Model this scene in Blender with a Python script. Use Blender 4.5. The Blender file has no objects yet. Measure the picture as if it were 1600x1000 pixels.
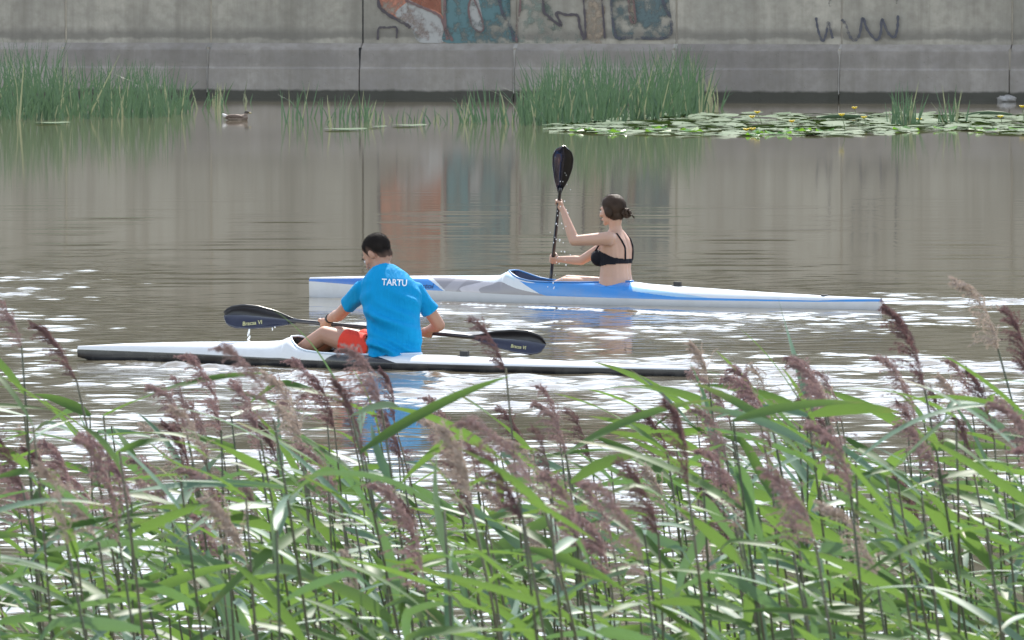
import bpy, bmesh, math, random
import numpy as np
from mathutils import Vector, Matrix, Euler
from mathutils.bvhtree import BVHTree
R = math.radians
rng = random.Random(7)
nrg = np.random.default_rng(11)
scene = bpy.context.scene
C = scene.collection

# ------------------------------------------------------------------ camera
F, H, YH = 14000.0, 2.65, -51.0            # focal length in photo pixels, eye height, horizon row
cam_d = bpy.data.cameras.new('camera'); cam = bpy.data.objects.new('camera', cam_d); C.objects.link(cam)
cam_d.sensor_width = 36.0; cam_d.lens = F / 1600 * 36.0
cam_d.clip_start = 0.5; cam_d.clip_end = 4000
cam.location = (0, 0, H)
cam.rotation_euler = (R(90) - math.atan((500 - YH) / F), 0, 0)
cam_d.dof.use_dof = True; cam_d.dof.focus_distance = 63; cam_d.dof.aperture_fstop = 38
scene.camera = cam

# ------------------------------------------------------------------ sky, sun, exposure
SUN_EL, SUN_AZ = 48.0, 9.0                  # beyond the far wall, a little towards +X
world = bpy.data.worlds.new('World'); scene.world = world; world.use_nodes = True
wn = world.node_tree.nodes; wl = world.node_tree.links
sky = wn.new('ShaderNodeTexSky'); sky.sky_type = 'NISHITA'; sky.sun_disc = False
sky.sun_elevation = R(SUN_EL); sky.sun_rotation = R(SUN_AZ)
sky.air_density = 0.9; sky.dust_density = 0.4; sky.ozone_density = 1.0
wn['Background'].inputs['Strength'].default_value = 0.13
hsv = wn.new('ShaderNodeHueSaturation'); hsv.inputs['Saturation'].default_value = 0.50   # milky summer sky
wl.new(sky.outputs[0], hsv.inputs['Color']); wl.new(hsv.outputs[0], wn['Background'].inputs['Color'])
sl = bpy.data.lights.new('sun', 'SUN'); sl.energy = 3.1; sl.angle = R(0.55); sl.color = (1.0, 0.95, 0.87)
sun = bpy.data.objects.new('sun', sl); C.objects.link(sun)
sd = Vector((math.sin(R(SUN_AZ)) * math.cos(R(SUN_EL)), math.cos(R(SUN_AZ)) * math.cos(R(SUN_EL)), math.sin(R(SUN_EL))))
sun.rotation_euler = sd.to_track_quat('Z', 'Y').to_euler(); sun.location = (0, 0, 60)
vs = scene.view_settings
vs.view_transform = 'Standard'; vs.look = 'None'; vs.gamma = 1.0; vs.use_curve_mapping = False
vs.exposure = 1.44
scene.cycles.use_denoising = True
scene.cycles.max_bounces = 8
scene.cycles.sample_clamp_indirect = 8
scene.cycles.caustics_reflective = False; scene.cycles.caustics_refractive = False

# ------------------------------------------------------------------ helpers
def gp(x, y):                               # a photo pixel on the water -> world
    s = (y - YH) / H
    return Vector(((x - 800) / s, F / s, 0))
def at(x, y, d):                            # a photo pixel at a known distance -> world
    s = F / d
    return Vector(((x - 800) / s, d, H - (y - YH) / s))

def mesh_of(name, verts, faces):
    me = bpy.data.meshes.new(name); me.from_pydata([tuple(v) for v in verts], [], [tuple(f) for f in faces]); me.update()
    return me
def link(name, me, mat=None, parent=None, smooth=True):
    o = bpy.data.objects.new(name, me); C.objects.link(o)
    if mat is not None and len(me.materials) == 0: me.materials.append(mat)
    if smooth: me.polygons.foreach_set('use_smooth', [True] * len(me.polygons))
    if parent is not None: o.parent = parent
    return o
def empty(name, loc=(0, 0, 0), rz=0.0):
    o = bpy.data.objects.new(name, None); C.objects.link(o); o.location = loc; o.rotation_euler = (0, 0, rz)
    o.empty_display_size = 0.1
    return o
def tag(o, label=None, cat=None, group=None, kind=None):
    if label: o['label'] = label
    if cat: o['category'] = cat
    if group: o['group'] = group
    if kind: o['kind'] = kind
    return o

class G:                                    # collects verts and faces
    def __init__(s): s.v = []; s.f = []
    def add(s, v, f):
        n = len(s.v); s.v += [Vector(p) for p in v]; s.f += [tuple(i + n for i in q) for q in f]; return s
    def box(s, c, h, M=None):
        c = Vector(c); vs_ = []
        for x in (-1, 1):
            for y in (-1, 1):
                for z in (-1, 1):
                    p = Vector((x * h[0], y * h[1], z * h[2]))
                    vs_.append(c + (M @ p if M else p))
        return s.add(vs_, [(0, 1, 3, 2), (4, 6, 7, 5), (0, 4, 5, 1), (2, 3, 7, 6), (0, 2, 6, 4), (1, 5, 7, 3)])
    def ell(s, c, r, M=None, nu=16, nv=10):
        c = Vector(c); v = [Vector((0, 0, r[2]))]
        for j in range(1, nv):
            a = math.pi * j / nv
            for i in range(nu):
                b = 2 * math.pi * i / nu
                v.append(Vector((r[0] * math.sin(a) * math.cos(b), r[1] * math.sin(a) * math.sin(b), r[2] * math.cos(a))))
        v.append(Vector((0, 0, -r[2])))
        v = [c + (M @ p if M else p) for p in v]
        f = [(0, 1 + i, 1 + (i + 1) % nu) for i in range(nu)]
        for j in range(nv - 2):
            for i in range(nu):
                a0 = 1 + j * nu + i; a1 = 1 + j * nu + (i + 1) % nu
                f.append((a0, a0 + nu, a1 + nu, a1))
        L = len(v) - 1
        f += [(L, L - nu + (i + 1) % nu, L - nu + i) for i in range(nu)]
        return s.add(v, f)
    def tube(s, pts, rad, n=8, caps=True):
        pts = [Vector(p) for p in pts]
        if not hasattr(rad, '__len__'): rad = [rad] * len(pts)
        up = None; v = []
        for i, p in enumerate(pts):
            t = (pts[min(i + 1, len(pts) - 1)] - pts[max(i - 1, 0)])
            t = t.normalized() if t.length > 1e-9 else Vector((0, 0, 1))
            if up is None:
                up = Vector((0, 0, 1)) if abs(t.z) < 0.9 else Vector((0, 1, 0))
            a = t.cross(up)
            a = a.normalized() if a.length > 1e-6 else t.orthogonal().normalized()
            b = a.cross(t); up = b
            for k in range(n):
                q = 2 * math.pi * k / n
                v.append(p + (a * math.cos(q) + b * math.sin(q)) * rad[i])
        f = []
        for i in range(len(pts) - 1):
            for k in range(n):
                f.append((i * n + k, i * n + (k + 1) % n, (i + 1) * n + (k + 1) % n, (i + 1) * n + k))
        if caps:
            f.append(tuple(reversed(range(n)))); m = (len(pts) - 1) * n; f.append(tuple(m + k for k in range(n)))
        return s.add(v, f)
    def limb(s, pts, rad, n=14):            # capsule chain, for remeshing
        for p, r in zip(pts, rad): s.ell(p, (r, r, r), None, n, 10)
        for i in range(len(pts) - 1): s.tube([pts[i], pts[i + 1]], [rad[i], rad[i + 1]], n)
        return s
    def loft(s, rings, n=22, pw=2.3):       # rings: (centre, side vector, front vector), closed ends
        v = []
        for c, a, b in rings:
            for k in range(n):
                q = 2 * math.pi * k / n; cx, sx = math.cos(q), math.sin(q)
                cx = math.copysign(abs(cx) ** (2 / pw), cx); sx = math.copysign(abs(sx) ** (2 / pw), sx)
                v.append(Vector(c) + Vector(a) * cx + Vector(b) * sx)
        f = []
        for i in range(len(rings) - 1):
            for k in range(n):
                f.append((i * n + k, i * n + (k + 1) % n, (i + 1) * n + (k + 1) % n, (i + 1) * n + k))
        f.append(tuple(reversed(range(n)))); m = (len(rings) - 1) * n; f.append(tuple(m + k for k in range(n)))
        return s.add(v, f)
    def mesh(s, name): return mesh_of(name, s.v, s.f)
    def obj(s, name, mat, parent=None, smooth=True): return link(name, s.mesh(name), mat, parent, smooth)

def remesh(g, name, voxel, it, fac=0.5):
    me = g.mesh('tmp'); o = bpy.data.objects.new('tmp', me); C.objects.link(o)
    m = o.modifiers.new('r', 'REMESH'); m.mode = 'VOXEL'; m.voxel_size = voxel
    if it:
        q = o.modifiers.new('s', 'SMOOTH'); q.factor = fac; q.iterations = it
    bpy.context.view_layer.update()
    dg = bpy.context.evaluated_depsgraph_get()
    out = bpy.data.meshes.new_from_object(o.evaluated_get(dg)); out.name = name
    bpy.data.objects.remove(o); bpy.data.meshes.remove(me)
    out.materials.clear()
    return out

# ------------------------------------------------------------------ materials
def mat(name, col=(0.5, 0.5, 0.5), rough=0.5, **kw):
    m = bpy.data.materials.new(name); m.use_nodes = True
    b = m.node_tree.nodes['Principled BSDF']
    b.inputs['Base Color'].default_value = (*col, 1); b.inputs['Roughness'].default_value = rough
    for k, v in kw.items(): b.inputs[k.replace('_', ' ')].default_value = v
    return m
class N:                                    # tiny node-graph helper
    def __init__(s, m): s.m = m; s.n = m.node_tree.nodes; s.l = m.node_tree.links; s.b = s.n['Principled BSDF']
    def new(s, t, **kw):
        x = s.n.new(t)
        for k, v in kw.items(): setattr(x, k, v)
        return x
    def set(s, sock, v):
        if hasattr(v, 'links'): s.l.new(v, sock)
        elif hasattr(v, '__len__') and len(v) == 3 and sock.type == 'RGBA': sock.default_value = (*v, 1)
        else: sock.default_value = v
    def coord(s, which='Object'): return s.new('ShaderNodeTexCoord').outputs[which]
    def mapped(s, vec, scale=(1, 1, 1), loc=(0, 0, 0)):
        x = s.new('ShaderNodeMapping'); s.l.new(vec, x.inputs['Vector']); x.inputs['Scale'].default_value = scale
        x.inputs['Location'].default_value = loc; return x.outputs[0]
    def noise(s, vec, scale, detail=4, rough=0.55, dist=0.0):
        x = s.new('ShaderNodeTexNoise'); s.l.new(vec, x.inputs['Vector']); x.inputs['Scale'].default_value = scale
        x.inputs['Detail'].default_value = detail; x.inputs['Roughness'].default_value = rough; x.inputs['Distortion'].default_value = dist
        return x.outputs['Fac']
    def ramp(s, fac, stops):
        x = s.new('ShaderNodeValToRGB'); s.l.new(fac, x.inputs[0]); e = x.color_ramp.elements
        while len(e) < len(stops): e.new(0.5)
        for i, (p, c) in enumerate(stops):
            e[i].position = p; e[i].color = (*c, 1) if hasattr(c, '__len__') else (c, c, c, 1)
        return x.outputs[0]
    def mix(s, fac, a, b, mode='MIX'):
        x = s.new('ShaderNodeMix', data_type='RGBA', blend_type=mode)
        s.set(x.inputs[0], fac); s.set(x.inputs[6], a); s.set(x.inputs[7], b); return x.outputs[2]
    def math(s, op, a, b=0.0):
        x = s.new('ShaderNodeMath', operation=op); s.set(x.inputs[0], a); s.set(x.inputs[1], b); return x.outputs[0]
    def sep(s, vec):
        x = s.new('ShaderNodeSeparateXYZ'); s.l.new(vec, x.inputs[0]); return x.outputs
    def bump(s, h, strength=0.3, dist=0.01):
        x = s.new('ShaderNodeBump'); s.l.new(h, x.inputs['Height']); x.inputs['Strength'].default_value = strength
        x.inputs['Distance'].default_value = dist; s.l.new(x.outputs[0], s.b.inputs['Normal']); return x
    def base(s, c): s.set(s.b.inputs['Base Color'], c)

def water_mat():
    m = mat('river_water', (0.055, 0.05, 0.032), 0.06); k = N(m); k.b.inputs['IOR'].default_value = 1.333
    co = k.coord('Object')
    n1 = k.noise(k.mapped(co, (0.6, 1.6, 1)), 3.0, 3, 0.6)
    n0 = k.noise(k.mapped(co, (0.05, 0.03, 1)), 1.0, 3)
    k.base(k.mix(n0, (0.095, 0.081, 0.053), (0.125, 0.105, 0.068)))
    at_ = k.new('ShaderNodeAttribute'); at_.attribute_name = 'chop'; ch = at_.outputs['Fac']
    n2 = k.noise(k.mapped(co, (7.0, 8.5, 1)), 1.0, 2, 0.5, 0.6)
    n3 = k.noise(k.mapped(co, (2.6, 4.0, 1)), 1.0, 2, 0.5, 0.4)
    bp = k.bump(k.math('ADD', n2, k.math('MULTIPLY', n3, 1.6)), 0.2, 0.045)
    k.l.new(k.math('MULTIPLY', ch, 0.06), bp.inputs['Strength'])
    k.l.new(k.math('ADD', k.math('MULTIPLY', ch, 0.06), 0.045), k.b.inputs['Roughness'])
    return m
def concrete_mat(name, a, b, wet=True, seed=0.0, pores=0.4):
    m = mat(name, a, 0.85); k = N(m); co = k.mapped(k.coord('Object'), (1, 1, 1), (seed, seed * 0.7, 0))
    info = k.new('ShaderNodeObjectInfo')
    n1 = k.noise(co, 0.55, 6, 0.6); n2 = k.noise(co, 5.0, 5, 0.6)
    streak = k.noise(k.mapped(co, (3.0, 3.0, 0.12)), 1.0, 5, 0.65)
    c = k.mix(k.ramp(n1, [(0.40, 0.0), (0.60, 1.0)]), a, b)
    c = k.mix(k.math('MULTIPLY', k.ramp(streak, [(0.42, 0.0), (0.72, 1.0)]), 0.62), c, (0.24, 0.215, 0.17))
    c = k.mix(k.math('MULTIPLY', k.ramp(n2, [(0.3, 1.0), (0.6, 0.0)]), 0.5), c, (0.26, 0.23, 0.185))
    tone = k.math('ADD', k.math('MULTIPLY', info.outputs['Random'], 0.26), 0.80)
    c = k.mix(1.0, c, tone, 'MULTIPLY')
    if wet:
        z = k.sep(k.coord('Object'))[2]
        zz = k.math('ADD', z, k.math('MULTIPLY', k.math('SUBTRACT', k.noise(co, 2.2, 5), 0.5), 0.30))
        damp = k.ramp(k.math('SUBTRACT', 1.45, zz), [(0.0, 0.0), (0.14, 1.0)]) # soot-dark band above the ledge
        top = k.ramp(k.math('SUBTRACT', zz, 1.18), [(0.0, 0.0), (0.05, 1.0)])
        c = k.mix(k.math('MULTIPLY', k.math('MULTIPLY', damp, top), 0.62), c, (0.17, 0.155, 0.13))
        mid = k.math('MULTIPLY', k.ramp(k.math('SUBTRACT', zz, 0.60), [(0.0, 0.0), (0.12, 1.0)]), k.ramp(k.math('SUBTRACT', 1.02, zz), [(0.0, 0.0), (0.08, 1.0)]))
        c = k.mix(k.math('MULTIPLY', mid, 0.26), c, (0.14, 0.125, 0.115))
        z2 = k.math('ADD', z, k.math('MULTIPLY', k.math('SUBTRACT', k.noise(co, 4.0, 4), 0.5), 0.10))
        alg = k.ramp(k.math('SUBTRACT', 0.20, z2), [(0.0, 0.0), (0.05, 1.0)])
        c = k.mix(k.math('MULTIPLY', alg, 0.86), c, (0.042, 0.042, 0.028))
    k.base(c)
    vor = k.new('ShaderNodeTexVoronoi'); k.l.new(co, vor.inputs['Vector']); vor.inputs['Scale'].default_value = 9
    h = k.math('ADD', k.math('MULTIPLY', n2, 0.6), k.math('MULTIPLY', k.ramp(vor.outputs['Distance'], [(0.05, 0.0), (0.16, 1.0)]), pores))
    k.bump(h, 0.5, 0.02)
    return m
def paint_mat(name, col, wear=0.42, under=None):
    m = mat(name, col, 0.8); k = N(m); co = k.coord('Object')
    n = k.noise(co, 4.0, 7, 0.7); n2 = k.noise(co, 0.9, 4, 0.6)
    fac = k.ramp(k.math('ADD', k.math('MULTIPLY', n, 0.6), k.math('MULTIPLY', n2, 0.4)), [(wear, 0.0), (wear + 0.12, 1.0)])
    tr = k.new('ShaderNodeBsdfTransparent'); mx = k.new('ShaderNodeMixShader')
    k.l.new(fac, mx.inputs[0]); k.l.new(tr.outputs[0], mx.inputs[1]); k.l.new(k.b.outputs[0], mx.inputs[2])
    k.base(k.mix(n2, tuple(c * 0.8 for c in col), tuple(min(1, c * 1.25) for c in col)))
    out = [x for x in k.n if x.type == 'OUTPUT_MATERIAL'][0]; k.l.new(mx.outputs[0], out.inputs['Surface'])
    return m
def leaf_mat(name, c1, c2, tr, rough=0.4, tmix=0.45, var=0.5):
    m = mat(name, c1, rough); k = N(m); info = k.new('ShaderNodeObjectInfo'); co = k.coord('Object')
    n = k.noise(k.mapped(co, (1, 1, 0.35)), 16.0, 4, 0.65)
    f = k.math('ADD', k.math('MULTIPLY', info.outputs['Random'], var), k.math('MULTIPLY', n, 1 - var))
    c = k.mix(k.ramp(f, [(0.25, 0.0), (0.75, 1.0)]), c1, c2)
    tipn = k.new('ShaderNodeAttribute'); tipn.attribute_name = 'along'
    dryf = k.math('MULTIPLY', k.ramp(k.math('ADD', tipn.outputs['Fac'], k.math('MULTIPLY', k.math('SUBTRACT', n, .5), .5)), [(.72, 0.0), (.95, 1.0)]), k.ramp(info.outputs['Random'], [(.45, 0.0), (.6, .85)]))
    c = k.mix(dryf, c, (0.30, 0.235, 0.11))
    k.base(c)
    t = k.new('ShaderNodeBsdfTranslucent'); k.set(t.inputs['Color'], k.mix(f, tr, tuple(x * 0.6 for x in tr)))
    mx = k.new('ShaderNodeMixShader'); mx.inputs[0].default_value = tmix
    k.l.new(k.b.outputs[0], mx.inputs[1]); k.l.new(t.outputs[0], mx.inputs[2])
    out = [x for x in k.n if x.type == 'OUTPUT_MATERIAL'][0]; k.l.new(mx.outputs[0], out.inputs['Surface'])
    return m
def vcol_mat(name, rough, coat=0.6, metallic=0.0):
    m = mat(name, (1, 1, 1), rough); k = N(m); a = k.new('ShaderNodeAttribute'); a.attribute_name = 'paint'
    n = k.noise(k.coord('Object'), 7.0, 5, 0.6)
    k.base(k.mix(k.math('MULTIPLY', k.ramp(n, [(0.45, 0.0), (0.8, 1.0)]), 0.22), a.outputs['Color'], (0.33, 0.32, 0.28)))
    sc_ = k.noise(k.mapped(k.coord('Object'), (2.5, 40, 40)), 1.0, 5, .7); k.b.inputs['Roughness'].default_value = rough
    k.l.new(k.math('ADD', k.math('MULTIPLY', sc_, .3), .08), k.b.inputs['Roughness'])
    k.b.inputs['Coat Weight'].default_value = coat; k.b.inputs['Coat Roughness'].default_value = 0.08
    return m
def skin_mat(name, a, b):
    m = mat(name, a, 0.5); k = N(m); co = k.coord('Object')
    k.base(k.mix(k.noise(co, 9, 4), a, b)); k.b.inputs['Subsurface Weight'].default_value = 0.12
    k.b.inputs['Subsurface Radius'].default_value = (0.02, 0.008, 0.004); k.b.inputs['Subsurface Scale'].default_value = 0.5
    k.bump(k.noise(co, 120, 3), 0.08, 0.002)
    return m
def cloth_mat(name, a, b, folds=0.0):
    m = mat(name, a, 0.75); k = N(m); co = k.coord('Object')
    k.base(k.mix(k.noise(co, 4, 4), a, b)); k.b.inputs['Specular IOR Level'].default_value = 0.18
    mp_ = k.new('ShaderNodeMapping'); k.l.new(co, mp_.inputs['Vector']); mp_.inputs['Rotation'].default_value = (0, R(38), 0); mp_.inputs['Scale'].default_value = (34, 9, 5)
    k.bump(k.math('ADD', k.math('MULTIPLY', k.noise(co, 260, 2), 0.05), k.noise(mp_.outputs[0], 1.0, 3, .6, .8)), 0.6, 0.018)
    return m

M_water = water_mat()
M_conc = concrete_mat('weathered_concrete', (0.53, 0.485, 0.395), (0.40, 0.37, 0.305))
M_foot = concrete_mat('footing_concrete', (0.43, 0.385, 0.335), (0.335, 0.30, 0.265), True, 13.0, 0.8)
M_mortar = concrete_mat('joint_mortar', (0.55, 0.48, 0.37), (0.45, 0.40, 0.33), False, 4.0)
M_drip = concrete_mat('lime_drip', (0.47, 0.44, 0.39), (0.40, 0.375, 0.335), False, 9.0)
M_gap = mat('open_joint_black', (0.012, 0.012, 0.012), 0.7)  # black strip painted in for the dark inside the open joint
M_ground = concrete_mat('bank_soil', (0.11, 0.095, 0.06), (0.07, 0.075, 0.035), False, 2.0)
M_rush = leaf_mat('rush_green', (0.028, 0.085, 0.038), (0.16, 0.25, 0.135), (0.08, 0.145, 0.07), 0.4, 0.28, 0.05)
M_rush_dry = leaf_mat('rush_straw', (0.34, 0.36, 0.24), (0.24, 0.27, 0.17), (0.24, 0.26, 0.13), 0.5, 0.3, 0.15)
M_leaf = leaf_mat('reed_leaf', (0.045, 0.10, 0.032), (0.11, 0.19, 0.07), (0.18, 0.31, 0.06), 0.5, 0.40, 0.75)
M_leaf_pale = leaf_mat('reed_leaf_glaucous_sheen', (0.10, 0.185, 0.125), (0.18, 0.27, 0.19), (0.16, 0.30, 0.08), 0.48, 0.30, 0.75)  # glaucous leaf colour, lightened to paint in a bluish sheen
M_leaf.node_tree.nodes['Principled BSDF'].inputs['Specular IOR Level'].default_value = .2
M_leaf_pale.node_tree.nodes['Principled BSDF'].inputs['Specular IOR Level'].default_value = .22
M_stalk = leaf_mat('reed_stalk', (0.055, 0.07, 0.03), (0.11, 0.10, 0.055), (0.1, 0.1, 0.03), 0.45, 0.1, 0.6)
M_pan = leaf_mat('reed_panicle_purple', (0.23, 0.145, 0.155), (0.32, 0.235, 0.22), (0.36, 0.24, 0.23), 0.75, 0.35, 0.7)
M_pan_pale = leaf_mat('reed_panicle_fawn', (0.36, 0.29, 0.26), (0.44, 0.37, 0.32), (0.45, 0.36, 0.3), 0.75, 0.4, 0.7)
M_pan_dark = leaf_mat('reed_panicle_dark', (0.12, 0.07, 0.075), (0.19, 0.12, 0.115), (0.20, 0.11, 0.11), 0.75, 0.35, 0.7)
M_pad = leaf_mat('lily_pad_leaf', (0.05, 0.10, 0.04), (0.13, 0.18, 0.105), (0.10, 0.18, 0.04), 0.55, 0.12, 0.8)
M_pad.node_tree.nodes['Principled BSDF'].inputs['Specular IOR Level'].default_value = .08
M_pad_green = leaf_mat('lily_pad_fresh', (0.05, 0.16, 0.03), (0.10, 0.24, 0.05), (0.22, 0.45, 0.04), 0.3, 0.35, 0.8)
M_pad_green.node_tree.nodes['Principled BSDF'].inputs['Specular IOR Level'].default_value = .08
M_yellow = mat('water_lily_yellow', (0.85, 0.62, 0.02), 0.45)
M_lilystem = mat('water_lily_stem', (0.12, 0.16, 0.06), 0.5)
M_skin = skin_mat('skin_tanned', (0.50, 0.285, 0.195), (0.40, 0.215, 0.145))
M_skin2 = skin_mat('skin_fair', (0.60, 0.385, 0.285), (0.50, 0.30, 0.215))
M_hair = mat('hair_dark_short', (0.020, 0.016, 0.014), 0.8); M_hair.node_tree.nodes['Principled BSDF'].inputs['Specular IOR Level'].default_value = .15
kh = N(M_hair); ah = kh.new('ShaderNodeAttribute'); ah.attribute_name = 'fade'; kh.base(kh.mix(ah.outputs['Fac'], (0.16, 0.10, 0.075), (0.020, 0.016, 0.014)))
M_hair2 = mat('hair_brown', (0.055, 0.034, 0.022), 0.6); M_hair2.node_tree.nodes['Principled BSDF'].inputs['Specular IOR Level'].default_value = .25
M_shirt = cloth_mat('shirt_azure', (0.0012, 0.34, 0.68), (0.001, 0.25, 0.54))
M_shorts = cloth_mat('shorts_coral', (0.78, 0.07, 0.04), (0.68, 0.055, 0.035))
M_bikini = cloth_mat('bikini_black', (0.010, 0.011, 0.016), (0.014, 0.014, 0.02))
M_white_print = mat('white_print', (0.85, 0.88, 0.9), 0.6)
M_eye = mat('eye_white', (0.7, 0.68, 0.65), 0.25); M_iris = mat('eye_iris', (0.03, 0.02, 0.015), 0.2)
M_lip = mat('lips', (0.42, 0.16, 0.13), 0.45)
M_shaft = mat('carbon_shaft', (0.014, 0.014, 0.02), 0.32); M_shaft.node_tree.nodes['Principled BSDF'].inputs['Coat Weight'].default_value = 0.5
M_blade = mat('carbon_blade', (0.010, 0.014, 0.040), 0.22); M_blade.node_tree.nodes['Principled BSDF'].inputs['Coat Weight'].default_value = 0.8
M_blade_dark = mat('carbon_blade_back', (0.008, 0.009, 0.014), 0.3)
M_decal = mat('yellow_print', (0.75, 0.72, 0.35), 0.6)
M_decal_dark = mat('navy_print', (0.03, 0.06, 0.16), 0.5)
M_black = mat('black_plastic', (0.012, 0.012, 0.013), 0.4)
M_rim_white = mat('coaming_pale_blue', (0.62, 0.72, 0.82), 0.3)
M_rim_blue = mat('coaming_blue', (0.06, 0.22, 0.52), 0.3)
M_tub = mat('cockpit_dark', (0.012, 0.014, 0.022), 0.5)
M_tub_blue = mat('cockpit_navy', (0.008, 0.03, 0.11), 0.4)
M_kayak = vcol_mat('kayak_gelcoat', 0.22)
M_drop = mat('water_drop', (0.9, 0.93, 0.95), 0.05)
M_foam = mat('foam_white', (0.8, 0.8, 0.78), 0.6)
M_rock = concrete_mat('pale_rock', (0.50, 0.48, 0.45), (0.40, 0.39, 0.37), False, 1.0)

# ------------------------------------------------------------------ places of the two kayaks
def place(bow_px, stern_px):
    b = gp(*bow_px); s = gp(*stern_px)
    return b, s
WB, WS = place((122, 562), (1080, 588.5))
BB, BS = place((484, 464), (1377, 484.5))
W_dir = (WB - WS).normalized(); W_len = (WB - WS).length
B_dir = (BB - BS).normalized(); B_len = (BB - BS).length

# ------------------------------------------------------------------ ground: near bank, river bed, bank beyond the wall
def build_ground():
    xs = [-900, -300, -90, -45] + list(np.linspace(-30, 30, 41)) + [45, 90, 300, 900]
    prof = [(-900, 3.2), (-60, 2.0), (-4, 1.05), (4, 1.0), (9, 0.75), (13, 0.25), (16, -0.15), (24, -0.45), (34, -1.0), (60, -2.2), (110, -2.2),
            (160, -1.2), (186, -0.9)]
    ys = np.array([p[0] for p in prof]); zs = np.array([p[1] for p in prof])
    yy = sorted(set(list(ys) + list(np.linspace(-6, 40, 47)) + list(np.linspace(45, 186, 20))))
    v, f = [], []
    for y in yy:
        for x in xs:
            z = np.interp(y, ys, zs) + (0.05 * math.sin(x * 1.7 + y) * math.cos(y * 1.3 - x * 0.6) if y < 30 else 0)
            v.append((x, y, z))
    n = len(xs)
    for j in range(len(yy) - 1):
        for i in range(n - 1):
            f.append((j * n + i, j * n + i + 1, (j + 1) * n + i + 1, (j + 1) * n + i))
    tag(link('ground', mesh_of('ground', v, f), M_ground), kind='structure')
build_ground()

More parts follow.
